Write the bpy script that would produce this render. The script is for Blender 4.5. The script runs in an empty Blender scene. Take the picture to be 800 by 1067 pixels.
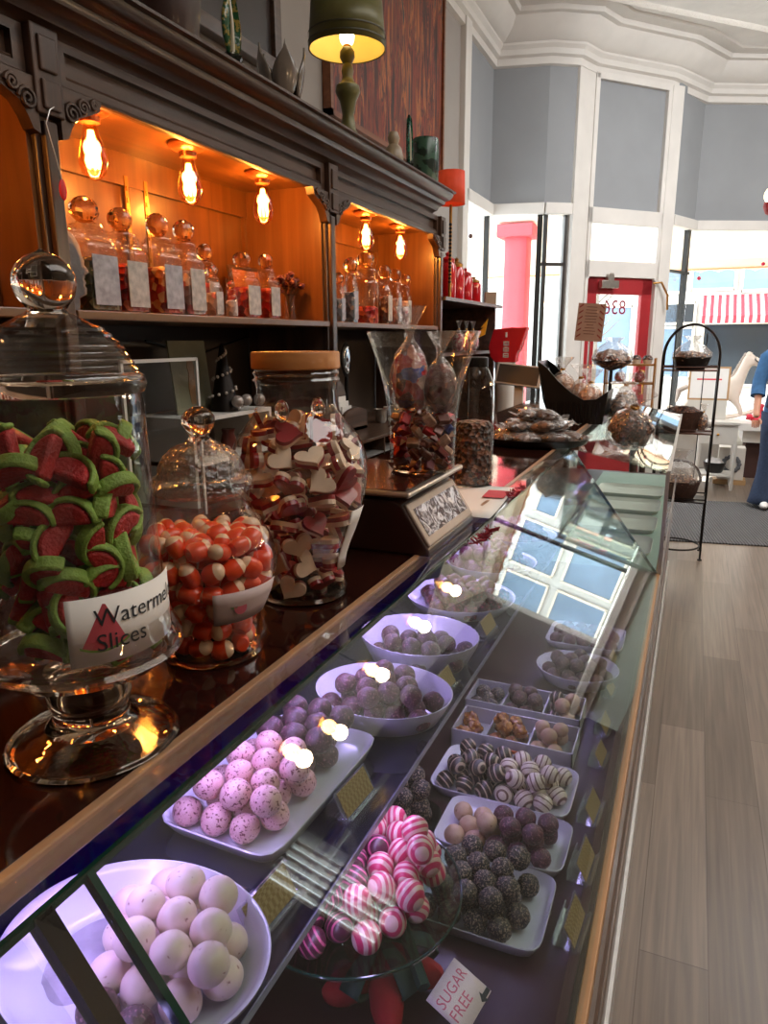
import bpy, math, random
from mathutils import Vector, Matrix, Euler, noise
random.seed(7)
PI = math.pi
SC = bpy.context.scene
COL = SC.collection
rad = math.radians

# ------------------------------------------------------------------ camera (solved from the vanishing points)
F, CX, CY, H = 742.0, 400.0, 533.5, 1.55
def _d(px, py): return Vector(((px-CX)/F, -(py-CY)/F, -1.0)).normalized()
_Y = _d(727, 352); _Z = -_d(415, 3602); _Z = (_Z-_Y*_Z.dot(_Y)).normalized(); _X = _Y.cross(_Z)
RW = Matrix((_X, _Y, _Z))                 # camera space -> world
EYE = Vector((0, 0, H))
cam_d = bpy.data.cameras.new('camera'); cam = bpy.data.objects.new('camera', cam_d); COL.objects.link(cam)
cam.matrix_world = Matrix.Translation(EYE) @ RW.to_4x4()
cam_d.sensor_fit = 'VERTICAL'; cam_d.sensor_height = 36.0; cam_d.lens = F*36.0/1067.0
cam_d.clip_start = 0.02; cam_d.clip_end = 200
SC.camera = cam
def ray(px, py): return RW @ _d(px, py)
def PZ(px, py, z): r = ray(px, py); return EYE + r*((z-H)/r.z)
def PX(px, py, x): r = ray(px, py); return EYE + r*(x/r.x)
def PY(px, py, y): r = ray(px, py); return EYE + r*(y/r.y)
def PW(px, py, A, B):                     # vertical plane through two plan points
    n = Vector((B[1]-A[1], -(B[0]-A[0]), 0)); r = ray(px, py)
    return EYE + r*((Vector((A[0], A[1], 0))-EYE).dot(n)/r.dot(n))
def cs(p): return RW.transposed() @ (Vector(p)-EYE)
def ppm(p): return F/-cs(p).z             # pixels per metre at p
def ZA(x, y, ypx):                        # height at plan point (x,y) seen at image row ypx
    a = cs((x, y, 0)); b = RW.transposed() @ Vector((0, 0, 1)); k = (CY-ypx)/F
    return (-k*a.z - a.y)/(b.y + k*b.z)
def prof(x, y, z0, pts):                  # [(row, width in px)] -> [(radius, height over z0)]
    out = []
    for row, w in pts:
        z = ZA(x, y, row); out.append((w/2/ppm((x, y, z)), z-z0))
    return out

# ------------------------------------------------------------------ materials
def lin(c):
    if isinstance(c, str):
        c = c.lstrip('#'); c = [int(c[i:i+2], 16)/255 for i in (0, 2, 4)]
    return tuple((v/12.92 if v <= .04045 else ((v+.055)/1.055)**2.4) for v in c)+(1.0,)
def new_mat(name):
    m = bpy.data.materials.new(name); m.use_nodes = True; nt = m.node_tree; nt.nodes.clear()
    o = nt.nodes.new('ShaderNodeOutputMaterial'); return m, nt, o
def N(nt, t, **kw):
    n = nt.nodes.new(t)
    for k, v in kw.items():
        if k.startswith('i_'):
            key = k[2:]; n.inputs[int(key) if key.isdigit() else key.replace('_', ' ')].default_value = v
        else: setattr(n, k, v)
    return n
def ramp(nt, stops):
    r = nt.nodes.new('ShaderNodeValToRGB'); e = r.color_ramp.elements
    while len(e) < len(stops): e.new(.5)
    for s, (p, c) in zip(e, stops): s.position = p; s.color = c if not isinstance(c, str) else lin(c)
    return r
def pbr(name, col, rough=.5, metal=0, var=.12, scale=8, bump=0, bscale=40, spec=.5, coat=0, emit=None, estr=0, alpha=1, stretch=(1, 1, 1), sub=0):
    m, nt, o = new_mat(name); b = N(nt, 'ShaderNodeBsdfPrincipled'); L = nt.links.new
    b.inputs['Roughness'].default_value = rough; b.inputs['Metallic'].default_value = metal
    b.inputs['Specular IOR Level'].default_value = spec; b.inputs['Coat Weight'].default_value = coat; b.inputs['Coat Roughness'].default_value = .08
    if sub: b.inputs['Subsurface Weight'].default_value = sub; b.inputs['Subsurface Radius'].default_value = (.01, .005, .004)
    tc = N(nt, 'ShaderNodeTexCoord'); mp = N(nt, 'ShaderNodeMapping'); mp.inputs['Scale'].default_value = stretch; L(tc.outputs['Object'], mp.inputs['Vector'])
    c = Vector(lin(col)[:3])
    if var:
        nz = N(nt, 'ShaderNodeTexNoise', i_Scale=scale, i_Detail=5.0); L(mp.outputs[0], nz.inputs['Vector'])
        r = ramp(nt, [(.3, tuple(c*(1-var))+(1,)), (.7, tuple(min(v, 1) for v in c*(1+var))+(1,))]); L(nz.outputs['Fac'], r.inputs[0]); L(r.outputs[0], b.inputs['Base Color'])
    else: b.inputs['Base Color'].default_value = tuple(c)+(1,)
    if bump:
        n2 = N(nt, 'ShaderNodeTexNoise', i_Scale=bscale, i_Detail=4.0); L(mp.outputs[0], n2.inputs['Vector'])
        bp = N(nt, 'ShaderNodeBump', i_Strength=bump, i_Distance=.01); L(n2.outputs['Fac'], bp.inputs['Height']); L(bp.outputs[0], b.inputs['Normal'])
    if emit: b.inputs['Emission Color'].default_value = lin(emit); b.inputs['Emission Strength'].default_value = estr
    L(b.outputs[0], o.inputs[0]); return m
def thin(name, tint='ffffff', rough=.02, base=.045, power=.95, wrinkle=0, wscale=30, haze=0, hazec='ffffff'):
    """thin clear sheet: straight-through transparency plus a Schlick mirror term, a little diffuse haze"""
    m, nt, o = new_mat(name); L = nt.links.new
    t = N(nt, 'ShaderNodeBsdfTransparent'); t.inputs[0].default_value = lin(tint)
    g = N(nt, 'ShaderNodeBsdfGlossy'); g.inputs['Roughness'].default_value = rough; g.inputs[0].default_value = (1, 1, 1, 1)
    lw = N(nt, 'ShaderNodeLayerWeight'); p = N(nt, 'ShaderNodeMath', operation='POWER'); p.inputs[1].default_value = 4.0
    mul = N(nt, 'ShaderNodeMath', operation='MULTIPLY_ADD', use_clamp=True); mul.inputs[1].default_value = power-base; mul.inputs[2].default_value = base
    L(lw.outputs['Facing'], p.inputs[0]); L(p.outputs[0], mul.inputs[0])
    if wrinkle:
        tc = N(nt, 'ShaderNodeTexCoord'); nz = N(nt, 'ShaderNodeTexNoise', i_Scale=wscale, i_Detail=3.0); L(tc.outputs['Object'], nz.inputs['Vector'])
        bp = N(nt, 'ShaderNodeBump', i_Strength=wrinkle, i_Distance=.01); L(nz.outputs['Fac'], bp.inputs['Height']); L(bp.outputs[0], g.inputs['Normal']); L(bp.outputs[0], lw.inputs['Normal'])
    src = t
    if haze:
        df = N(nt, 'ShaderNodeBsdfDiffuse'); df.inputs[0].default_value = lin(hazec); mh = N(nt, 'ShaderNodeMixShader'); mh.inputs[0].default_value = haze
        L(t.outputs[0], mh.inputs[1]); L(df.outputs[0], mh.inputs[2]); src = mh
    mx = N(nt, 'ShaderNodeMixShader'); L(mul.outputs[0], mx.inputs[0]); L(src.outputs[0], mx.inputs[1]); L(g.outputs[0], mx.inputs[2]); L(mx.outputs[0], o.inputs[0]); return m
def solidglass(name, tint='ffffff', rough=0.0):
    m, nt, o = new_mat(name); g = N(nt, 'ShaderNodeBsdfGlass'); g.inputs[0].default_value = lin(tint); g.inputs['Roughness'].default_value = rough; g.inputs['IOR'].default_value = 1.47
    nt.links.new(g.outputs[0], o.inputs[0]); return m
def emis(name, col, s):
    m, nt, o = new_mat(name); e = N(nt, 'ShaderNodeEmission'); e.inputs[0].default_value = lin(col); e.inputs[1].default_value = s; nt.links.new(e.outputs[0], o.inputs[0]); return m
def wood(name, c1, c2, rough=.4, axis='Y', scale=1, coat=.2, bump=.1):
    m, nt, o = new_mat(name); L = nt.links.new; b = N(nt, 'ShaderNodeBsdfPrincipled'); b.inputs['Roughness'].default_value = rough; b.inputs['Coat Weight'].default_value = coat; b.inputs['Coat Roughness'].default_value = .15
    tc = N(nt, 'ShaderNodeTexCoord'); mp = N(nt, 'ShaderNodeMapping'); s = [28*scale]*3; s['XYZ'.index(axis)] = 1.6*scale; mp.inputs['Scale'].default_value = s; L(tc.outputs['Object'], mp.inputs[0])
    nz = N(nt, 'ShaderNodeTexNoise', i_Scale=1.0, i_Detail=6.0, i_Distortion=.6); L(mp.outputs[0], nz.inputs['Vector'])
    r = ramp(nt, [(.28, c1), (.72, c2)]); L(nz.outputs['Fac'], r.inputs[0]); L(r.outputs[0], b.inputs['Base Color'])
    bp = N(nt, 'ShaderNodeBump', i_Strength=bump, i_Distance=.004); L(nz.outputs['Fac'], bp.inputs['Height']); L(bp.outputs[0], b.inputs['Normal']); L(b.outputs[0], o.inputs[0]); return m
def speck(name, base, spot, scale=60, thr=.62, rough=.45, bump=0, base2=None, zbias=0):
    m, nt, o = new_mat(name); L = nt.links.new; b = N(nt, 'ShaderNodeBsdfPrincipled'); b.inputs['Roughness'].default_value = rough
    tc = N(nt, 'ShaderNodeTexCoord'); nz = N(nt, 'ShaderNodeTexNoise', i_Scale=scale, i_Detail=2.0); L(tc.outputs['Object'], nz.inputs['Vector'])
    r = ramp(nt, [(thr-.03, (0, 0, 0, 1)), (thr+.03, (1, 1, 1, 1))]); L(nz.outputs['Fac'], r.inputs[0])
    n2 = N(nt, 'ShaderNodeTexNoise', i_Scale=scale*.18); L(tc.outputs['Object'], n2.inputs['Vector']); r2 = ramp(nt, [(.35, base), (.65, base2 or base)]); L(n2.outputs['Fac'], r2.inputs[0])
    mx = N(nt, 'ShaderNodeMix', data_type='RGBA'); L(r.outputs[0], mx.inputs[0]); L(r2.outputs[0], mx.inputs[6]); mx.inputs[7].default_value = lin(spot); L(mx.outputs[2], b.inputs['Base Color'])
    if bump:
        bp = N(nt, 'ShaderNodeBump', i_Strength=bump, i_Distance=.004); L(nz.outputs['Fac'], bp.inputs['Height']); L(bp.outputs[0], b.inputs['Normal'])
    L(b.outputs[0], o.inputs[0]); return m
def stripes(name, base, line, scale=55, dist=2.5, thr=.6, rough=.4):
    m, nt, o = new_mat(name); L = nt.links.new; b = N(nt, 'ShaderNodeBsdfPrincipled'); b.inputs['Roughness'].default_value = rough; b.inputs['Coat Weight'].default_value = .2
    tc = N(nt, 'ShaderNodeTexCoord'); w = N(nt, 'ShaderNodeTexWave', i_Scale=scale, i_Distortion=dist, i_Detail=1.0); w.inputs['Detail Scale'].default_value = .6; L(tc.outputs['Object'], w.inputs['Vector'])
    r = ramp(nt, [(thr-.06, base), (thr+.06, line)]); L(w.outputs['Fac'], r.inputs[0]); L(r.outputs[0], b.inputs['Base Color']); L(b.outputs[0], o.inputs[0]); return m

M = {}
M['wood'] = wood('dark_walnut', '281a13', '5c4232', .38, 'Y', 1, .3)
M['woodv'] = wood('dark_walnut_upright', '281a13', '563c2e', .38, 'Z', 1, .3)
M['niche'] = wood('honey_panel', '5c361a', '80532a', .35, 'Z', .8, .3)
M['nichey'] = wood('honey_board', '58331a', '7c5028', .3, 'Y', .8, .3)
M['deck'] = pbr('polished_dark_deck', '24100c', .07, 0, .25, 5, spec=.5)
M['rail'] = wood('pale_rail', '8f6c50', 'b08a68', .35)
M['trimwood'] = wood('golden_trim', '94683e', 'b88a58', .45)
M['maroon'] = pbr('maroon_board', '34141a', .28, 0, .2, 10)
M['black'] = pbr('black_lacquer', '0b0a0a', .3, 0, .1)
M['blackm'] = pbr('black_iron', '1d1613', .45, .6, .2, 30)
M['white'] = pbr('white_paint', 'd6d2cc', .5, 0, .05, 4)
M['ceil'] = pbr('white_pressed_tin', 'eae8e4', .3, 0, .06, 3, bump=.9, bscale=9)
M['wall'] = pbr('warm_grey_plaster', '9a948e', .8, 0, .05, 3)
M['grey'] = pbr('slate_grey_paint', '8e9194', .75, 0, .04, 3)
M['china'] = pbr('white_china', 'd2ccd6', .22, 0, .03, 6, coat=.3)
M['paper'] = pbr('white_paper', 'e2ded8', .8, 0, .03, 6)
M['ink'] = pbr('dark_ink', '24252a', .7, 0, 0)
M['redp'] = pbr('red_door_paint', '9e2228', .45, 0, .08, 5)
M['redc'] = pbr('red_column_paint', 'd8434c', .6, 0, .1, 3)
M['gold'] = pbr('brass', 'b08040', .3, .9, .1)
M['steel'] = pbr('brushed_steel', 'b4aea6', .3, .9, .08, 40)
M['silver'] = pbr('satin_aluminium', 'c2bfba', .35, .7, .08, 40)
M['olive'] = pbr('olive_tole', '5d5a30', .4, .1, .15, 14)
M['floorw'] = None
M['glass'] = thin('clear_glass', 'fbfdfc')
M['jarglass'] = thin('jar_glass', 'fdfbf8', .03, .07, .95, wrinkle=.3, wscale=22)
M['pane'] = thin('case_glass', 'f1f8f5', .01, .055, .98, haze=.004)
M['window'] = thin('window_glass', 'fafdfd', .01, .03, .9)
M['acrylic'] = thin('clear_acrylic', 'f2eef6', .08, .14, .9, haze=.1)
M['cello'] = thin('cellophane', 'f6f4f2', .1, .1, .9, wrinkle=.9, wscale=38, haze=.1)
M['shelfglass'] = thin('tinted_glass_shelf', '57506e', .05, .12, .95, haze=.1, hazec='383090')  # haze colour paints in the violet LED sheen on the shelf
M['sglass'] = solidglass('thick_glass', 'fff9f2')
M['sgreen'] = pbr('green_glass_edge', '16352a', .1, 0, .2, 20, coat=.5)

# ------------------------------------------------------------------ mesh builder
class B:
    def __init__(s): s.v = []; s.f = []; s.mi = []; s.cur = 0
    def add(s, vs, fs, mtx=None):
        b = len(s.v)
        for p in vs:
            p = Vector(p); s.v.append(tuple(mtx @ p) if mtx else tuple(p))
        for f in fs: s.f.append(tuple(b+i for i in f)); s.mi.append(s.cur)
        return s
    def box(s, x0, y0, z0, x1, y1, z1, mtx=None):
        if x0 > x1: x0, x1 = x1, x0
        if y0 > y1: y0, y1 = y1, y0
        if z0 > z1: z0, z1 = z1, z0
        return s.add([(x0, y0, z0), (x1, y0, z0), (x1, y1, z0), (x0, y1, z0), (x0, y0, z1), (x1, y0, z1), (x1, y1, z1), (x0, y1, z1)],
                     [(0, 3, 2, 1), (4, 5, 6, 7), (0, 1, 5, 4), (1, 2, 6, 5), (2, 3, 7, 6), (3, 0, 4, 7)], mtx)
    def lathe(s, pr, n=32, c=(0, 0, 0), sx=1, sy=1, flute=0, fn=0, mtx=None, power=2):
        vs = []; fs = []; rows = []
        for r, z in pr:
            if r < 1e-5: rows.append([len(vs)]); vs.append((c[0], c[1], c[2]+z)); continue
            row = []
            for i in range(n):
                a = 2*PI*i/n; k = 1+flute*math.cos(fn*a)
                ca, sa = math.cos(a), math.sin(a)
                if power != 2:
                    q = (abs(ca)**power+abs(sa)**power)**(-1/power); ca *= q; sa *= q
                row.append(len(vs)); vs.append((c[0]+r*k*ca*sx, c[1]+r*k*sa*sy, c[2]+z))
            rows.append(row)
        for a, b in zip(rows, rows[1:]):
            if len(a) == 1 and len(b) == 1: continue
            for i in range(n):
                j = (i+1) % n
                if len(a) == 1: fs.append((a[0], b[i], b[j])[::-1])
                elif len(b) == 1: fs.append((a[i], a[j], b[0]))
                else: fs.append((a[i], a[j], b[j], b[i]))
        return s.add(vs, fs, mtx)
    def tube(s, pts, r, n=8, closed=False, mtx=None):
        pts = [Vector(p) for p in pts]; m = len(pts); rr = r if isinstance(r, (list, tuple)) else [r]*m
        vs = []; fs = []; up = None
        for i, p in enumerate(pts):
            if closed: t = pts[(i+1) % m]-pts[i-1]
            else: t = pts[min(i+1, m-1)]-pts[max(i-1, 0)]
            t = t.normalized() if t.length > 1e-9 else Vector((0, 0, 1))
            if up is None: up = Vector((0, 0, 1)) if abs(t.z) < .9 else Vector((1, 0, 0))
            a = t.cross(up).normalized(); up = a.cross(t).normalized()
            for k in range(n):
                an = 2*PI*k/n; vs.append(p+(a*math.cos(an)+up*math.sin(an))*rr[i])
        for i in range(m if closed else m-1):
            for k in range(n):
                a0 = i*n+k; a1 = i*n+(k+1) % n; b0 = ((i+1) % m)*n+k; b1 = ((i+1) % m)*n+(k+1) % n
                fs.append((a0, a1, b1, b0))
        if not closed: fs.append(tuple(range(n))[::-1]); fs.append(tuple((m-1)*n+k for k in range(n)))
        return s.add(vs, fs, mtx)
    def prism(s, poly, d0, d1, plane='XZ', mtx=None):     # polygon in a plane, extruded along the third axis
        def P(u, v, w): return {'XZ': (u, w, v), 'YZ': (w, u, v), 'XY': (u, v, w)}[plane]
        n = len(poly); vs = [P(u, v, d0) for u, v in poly]+[P(u, v, d1) for u, v in poly]
        fs = [tuple(range(n)), tuple(range(2*n-1, n-1, -1))]+[(i, n+i, n+(i+1) % n, (i+1) % n) for i in range(n)]
        return s.add(vs, fs, mtx)
    def sphere(s, c=(0, 0, 0), r=1, sc=(1, 1, 1), n=16, m=10, bump=0, bs=1, seed=0, mtx=None):
        pr = [(math.sin(PI*i/m), -math.cos(PI*i/m)) for i in range(m+1)]; pr[0] = (0, -1); pr[-1] = (0, 1)
        t = B().lathe(pr, n); vs = []
        for p in t.v:
            p = Vector(p); k = 1+bump*noise.noise(p*bs+Vector((seed*7.3, seed*3.1, seed))) if bump else 1
            vs.append((c[0]+p.x*r*sc[0]*k, c[1]+p.y*r*sc[1]*k, c[2]+p.z*r*sc[2]*k))
        return s.add(vs, t.f, mtx)
    def sheet(s, grid, thick=0):                          # grid[i][j] of points
        n, m = len(grid), len(grid[0]); vs = [p for r in grid for p in r]
        fs = [(i*m+j, i*m+j+1, (i+1)*m+j+1, (i+1)*m+j) for i in range(n-1) for j in range(m-1)]
        return s.add(vs, fs)
    def build(s, name, mat, parent=None, bevel=0, smooth=40, solid=0, loc=None):
        me = bpy.data.meshes.new(name); me.from_pydata(s.v, [], s.f); mats = mat if isinstance(mat, list) else [mat]
        for m in mats: me.materials.append(m)
        if len(mats) > 1: me.polygons.foreach_set('material_index', s.mi)
        import bmesh
        bm = bmesh.new(); bm.from_mesh(me); bmesh.ops.recalc_face_normals(bm, faces=bm.faces[:]); bm.to_mesh(me); bm.free()
        if smooth:
            me.polygons.foreach_set('use_smooth', [True]*len(me.polygons)); me.set_sharp_from_angle(angle=rad(smooth))
        o = bpy.data.objects.new(name, me); COL.objects.link(o)
        if parent: o.parent = parent
        if loc is not None: o.location = loc
        if bevel: md = o.modifiers.new('bevel', 'BEVEL'); md.width = bevel; md.segments = 2; md.limit_method = 'ANGLE'
        if solid: md = o.modifiers.new('solidify', 'SOLIDIFY'); md.thickness = solid; md.offset = 0
        return o
def thing(name, label, cat, loc=(0, 0, 0), rz=0, group=None):
    o = bpy.data.objects.new(name, None); o.empty_display_size = .05; COL.objects.link(o); o.location = loc; o.rotation_euler = (0, 0, rz)
    o['label'] = label; o['category'] = cat
    if group: o['group'] = group
    return o
def tag(o, label, cat, group=None, kind=None):
    o['label'] = label; o['category'] = cat
    if group: o['group'] = group
    if kind: o['kind'] = kind
    return o
def struct(o, kind='structure'): o['kind'] = kind; return o
def dup(o, loc=None, rot=None, label=None, group=None, parent=None, scale=None):
    c = o.copy(); COL.objects.link(c)
    if parent is not None: c.parent = parent
    if loc is not None: c.location = loc
    if rot is not None: c.rotation_euler = rot
    if scale is not None: c.scale = scale if isinstance(scale, (tuple, list)) else (scale,)*3
    if label: c['label'] = label
    if group: c['group'] = group
    for ch in list(o.children): dup(ch, parent=c)
    return c
_fc = {}
def text_mesh(s, size, align='LEFT'):
    k = (s, size, align)
    if k not in _fc:
        cu = bpy.data.curves.new('t', 'FONT'); cu.body = s; cu.size = size; cu.align_x = align; cu.resolution_u = 3
        o = bpy.data.objects.new('t', cu); COL.objects.link(o); dg = bpy.context.evaluated_depsgraph_get(); me = o.evaluated_get(dg).to_mesh()
        _fc[k] = ([tuple(v.co) for v in me.vertices], [tuple(p.vertices) for p in me.polygons])
        o.evaluated_get(dg).to_mesh_clear(); bpy.data.objects.remove(o); bpy.data.curves.remove(cu)
    return _fc[k]
ORD = ['', 'first', 'second', 'third', 'fourth', 'fifth', 'sixth', 'seventh', 'eighth', 'ninth', 'tenth', 'eleventh', 'twelfth', 'thirteenth', 'fourteenth', 'fifteenth']

# ================================================================== THE ROOM
def floor_mat():
    m, nt, o = new_mat('grey_wood_planks'); L = nt.links.new; b = N(nt, 'ShaderNodeBsdfPrincipled'); b.inputs['Roughness'].default_value = .33
    tc = N(nt, 'ShaderNodeTexCoord'); mp = N(nt, 'ShaderNodeMapping'); mp.inputs['Rotation'].default_value = (0, 0, PI/2); L(tc.outputs['Object'], mp.inputs[0])
    br = N(nt, 'ShaderNodeTexBrick', offset=.37, squash=1.0); L(mp.outputs[0], br.inputs['Vector'])
    br.inputs['Scale'].default_value = 1; br.inputs['Brick Width'].default_value = 1.22; br.inputs['Row Height'].default_value = .165; br.inputs['Mortar Size'].default_value = .0012
    br.inputs['Color1'].default_value = lin('84766a'); br.inputs['Color2'].default_value = lin('6b5d51'); br.inputs['Mortar'].default_value = lin('54473d')
    m2 = N(nt, 'ShaderNodeMapping'); m2.inputs['Scale'].default_value = (42, 1.3, 1); L(tc.outputs['Object'], m2.inputs[0])
    nz = N(nt, 'ShaderNodeTexNoise', i_Scale=1.5, i_Detail=7.0, i_Distortion=.5); L(m2.outputs[0], nz.inputs['Vector'])
    r = ramp(nt, [(.25, (.62, .6, .58, 1)), (.75, (1.15, 1.12, 1.08, 1))]); L(nz.outputs['Fac'], r.inputs[0])
    mx = N(nt, 'ShaderNodeMix', data_type='RGBA', blend_type='MULTIPLY'); mx.inputs[0].default_value = 1; L(br.outputs['Color'], mx.inputs[6]); L(r.outputs[0], mx.inputs[7]); L(mx.outputs[2], b.inputs['Base Color'])
    bp = N(nt, 'ShaderNodeBump', i_Strength=.15, i_Distance=.002); L(nz.outputs['Fac'], bp.inputs['Height']); L(bp.outputs[0], b.inputs['Normal']); L(b.outputs[0], o.inputs[0]); return m
M['floorw'] = floor_mat()
PB, PC, PD, PE, PF, PG, PK = (-2.0, 7.35), (-1.49, 7.47), (-1.26, 7.62), (-1.15, 7.9), (-.485, 8.62), (-.15, 9.3), (4.2, 11.47)
PF2 = (-.38, 8.73)
struct(B().add([(-2.2, -3, 0), (4.2, -3, 0), (4.2, 11.5, 0), (-.15, 9.3, 0), (-.485, 8.62, 0), (-1.15, 7.9, 0), (-1.26, 7.62, 0), (-1.49, 7.47, 0), (-2.2, 7.3, 0)], [tuple(range(9))]).build('floor', M['floorw'], smooth=0))
struct(B().box(-2.3, -3, 4.45, 4.3, 11.9, 4.6).build('ceiling', M['ceil'], smooth=0))
struct(B().box(-2.2, -3, 0, -2.0, 6.36, 4.45).build('wall_left', M['wall'], smooth=0))
g = B()
for ya, yb_, za, zb_ in ((-3, 4.2, 0, 4.45), (4.9, 11.6, 0, 4.45), (4.2, 4.9, 0, 1.45), (4.2, 4.9, 2.5, 4.45)): g.box(4.2, ya, za, 4.35, yb_, zb_)
struct(g.build('wall_right', M['wall'], smooth=0))
g = B()
for ya, yb_, za, zb_ in ((-3, 4.2, 0, 2.5), (4.9, 11.3, 0, 2.5), (4.2, 4.9, 0, 1.44)): g.box(4.17, ya, za, 4.199, yb_, zb_)
struct(g.build('trim_8', pbr('added_dark_panelling', '3c342e', .7, 0, .08, 3), smooth=0))  # unseen panelling, added dark so the case glass reflects less
struct(B().box(-2.2, -3.15, 0, 4.35, -3, 4.45).build('wall_back', M['wall'], smooth=0))
def wseg(b, A, C, z0, z1, th=.1, d0=0.0):
    """slab on a plan segment; d0 = offset into the room of the inner face, th = thickness outwards"""
    A = Vector((A[0], A[1])); C = Vector((C[0], C[1])); t = (C-A).normalized(); n = Vector((t.y, -t.x))
    q = [A+n*d0, C+n*d0, C+n*(d0-th), A+n*(d0-th)]
    b.add([(p.x, p.y, z0) for p in q]+[(p.x, p.y, z1) for p in q], [(0, 1, 2, 3), (7, 6, 5, 4), (0, 4, 5, 1), (1, 5, 6, 2), (2, 6, 7, 3), (3, 7, 4, 0)]); return b
def lerp2(A, C, s): return (A[0]+(C[0]-A[0])*s, A[1]+(C[1]-A[1])*s)
def along(A, C, dist):
    l = math.hypot(C[0]-A[0], C[1]-A[1]); return lerp2(A, C, dist/l)
# grey upper wall over the shop windows
g = B()
for A, C in ((( -2.0, 6.42), PB), (PB, PC), (PC, PD), (PD, PE), (PE, PF), (PF, PF2), (PF2, PG), (PG, PK)): wseg(g, A, C, 2.76, 4.45)
struct(g.build('wall_front', M['grey'], smooth=0))
# low wall below the windows
g = B()
for A, C in (((-2.0, 6.42), PB), (PB, PC), (PC, PD), (PF2, PG), (PG, PK)): wseg(g, A, C, 0, .55)
struct(g.build('wall_front_sill', M['white'], smooth=0))
# white ledge band above the glass
g = B()
for A, C in (((-2.0, 6.42), PB), (PB, PC), (PC, PD), (PF2, PG), (PG, PK)): wseg(g, A, C, 2.73, 2.835, .16, .05)
struct(g.build('trim_1', M['white'], bevel=.008, smooth=0))
# crown moulding swept along the room's edge
def sweep(path, profile):
    b = B(); n = len(path); P2 = [Vector(p) for p in path]; rows = []
    for i, p in enumerate(P2):
        ns = []
        if i > 0: t = (P2[i]-P2[i-1]).normalized(); ns.append(Vector((t.y, -t.x)))
        if i < n-1: t = (P2[i+1]-P2[i]).normalized(); ns.append(Vector((t.y, -t.x)))
        m = sum(ns, Vector((0, 0))).normalized(); m = m/max(.35, m.dot(ns[0]))
        rows.append([(p.x+m.x*d, p.y+m.y*d, z) for d, z in profile])
    return b.sheet(rows)
crown = [(0, 4.03), (.035, 4.04), (.035, 4.1), (.07, 4.115), (.075, 4.16), (.1, 4.19), (.1, 4.21), (.125, 4.22), (.16, 4.25), (.21, 4.3), (.235, 4.36), (.24, 4.38), (.29, 4.385), (.3, 4.41), (.3, 4.425), (.42, 4.43), (.43, 4.45)]
path = [(-2.0, -3), PB, PC, PD, PE, PF, PG, PK]
struct(sweep(path, crown).build('trim_2', M['white'], smooth=25))
def bead_mat():
    m = pbr('beaded_plaster', 'e0dcd4', .4, 0, .05, 4, bump=.9, bscale=55); return m
struct(sweep([(-1.6, -3), (-1.6, 6.95), PC and (-1.3, 7.02), (.6, 8.9), (4.2, 10.75)], [(0, 4.45), (.01, 4.43), (.03, 4.415), (.05, 4.43), (.06, 4.45)]).build('trim_3', bead_mat(), smooth=40))
# corner post on the left wall, door posts, door bay panelling
struct(B().box(-2.06, 6.3, 0, -1.95, 6.46, 4.2).build('trim_4', M['white'], bevel=.006, smooth=0))
g = B(); wseg(g, PD, PE, 0, 4.06, .12, .03); struct(g.build('trim_5', M['white'], bevel=.006, smooth=0))
g = B(); wseg(g, PF, PF2, 0, 4.06, .14, .05); struct(g.build('trim_6', M['white'], bevel=.006, smooth=0))
def onseg(A, C, s0, s1, z0, z1, th, d0, b): return wseg(b, along(A, C, s0), along(A, C, s1), z0, z1, th, d0)
g = B()
for s0, s1, z0, z1 in ((0, .05, 2.15, 4.05), (.93, .98, 2.15, 4.05), (0, .98, 2.69, 2.84), (0, .98, 4.0, 4.06), (0, .98, 2.17, 2.33), (0, .04, 0, 2.2), (.95, .98, 0, 2.2)):
    onseg(PE, PF, s0, s1, z0, z1, .06, .045, g)
struct(g.build('trim_7', M['white'], bevel=.005, smooth=0))
# windows: glass and mullions, one object per opening
def window(n, A, C, z0, z1, mulls, bars, w=.035, mat=None):
    l = math.hypot(C[0]-A[0], C[1]-A[1]); r = bpy.data.objects.new('window_%d' % n, None); COL.objects.link(r); r['kind'] = 'structure'
    g = B(); wseg(g, A, C, z0, z1, .006, -.03); struct(g.build('window_pane', M['window'], r, smooth=0))
    for s in mulls: struct(onseg(A, C, s-w/2, s+w/2, z0, z1, .05, 0, B()).build('mullion', mat or M['mull'], r, smooth=0))
    for s0, s1, z in bars: struct(onseg(A, C, s0, s1, z-.015, z+.015, .04, 0, B()).build('glazing_bar', mat or M['mull'], r, smooth=0))
M['mull'] = pbr('dark_bronze_mullion', '2a2826', .4, .5, .1)
window(1, (-2.0, 6.46), PB, .55, 2.74, [.88], [])
window(2, PB, PC, .55, 2.74, [.49], [], .05)
window(3, PC, PD, .55, 2.74, [.03, .235], [(0, .25, 2.27)], .03)
window(4, PE, PF, 2.33, 2.69, [], [], .03, M['white'])
window(5, PF2, PG, .55, 2.74, [.52], [(0, .6, 2.27)], .07)
window(6, PG, PK, .55, 2.74, [1.55, 3.1], [], .05)
window(7, (4.27, 4.9), (4.27, 4.2), 1.45, 2.5, [.1, .2, .3, .4, .5, .6], [(0, .7, 2.0)], .045, M['white'])
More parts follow.
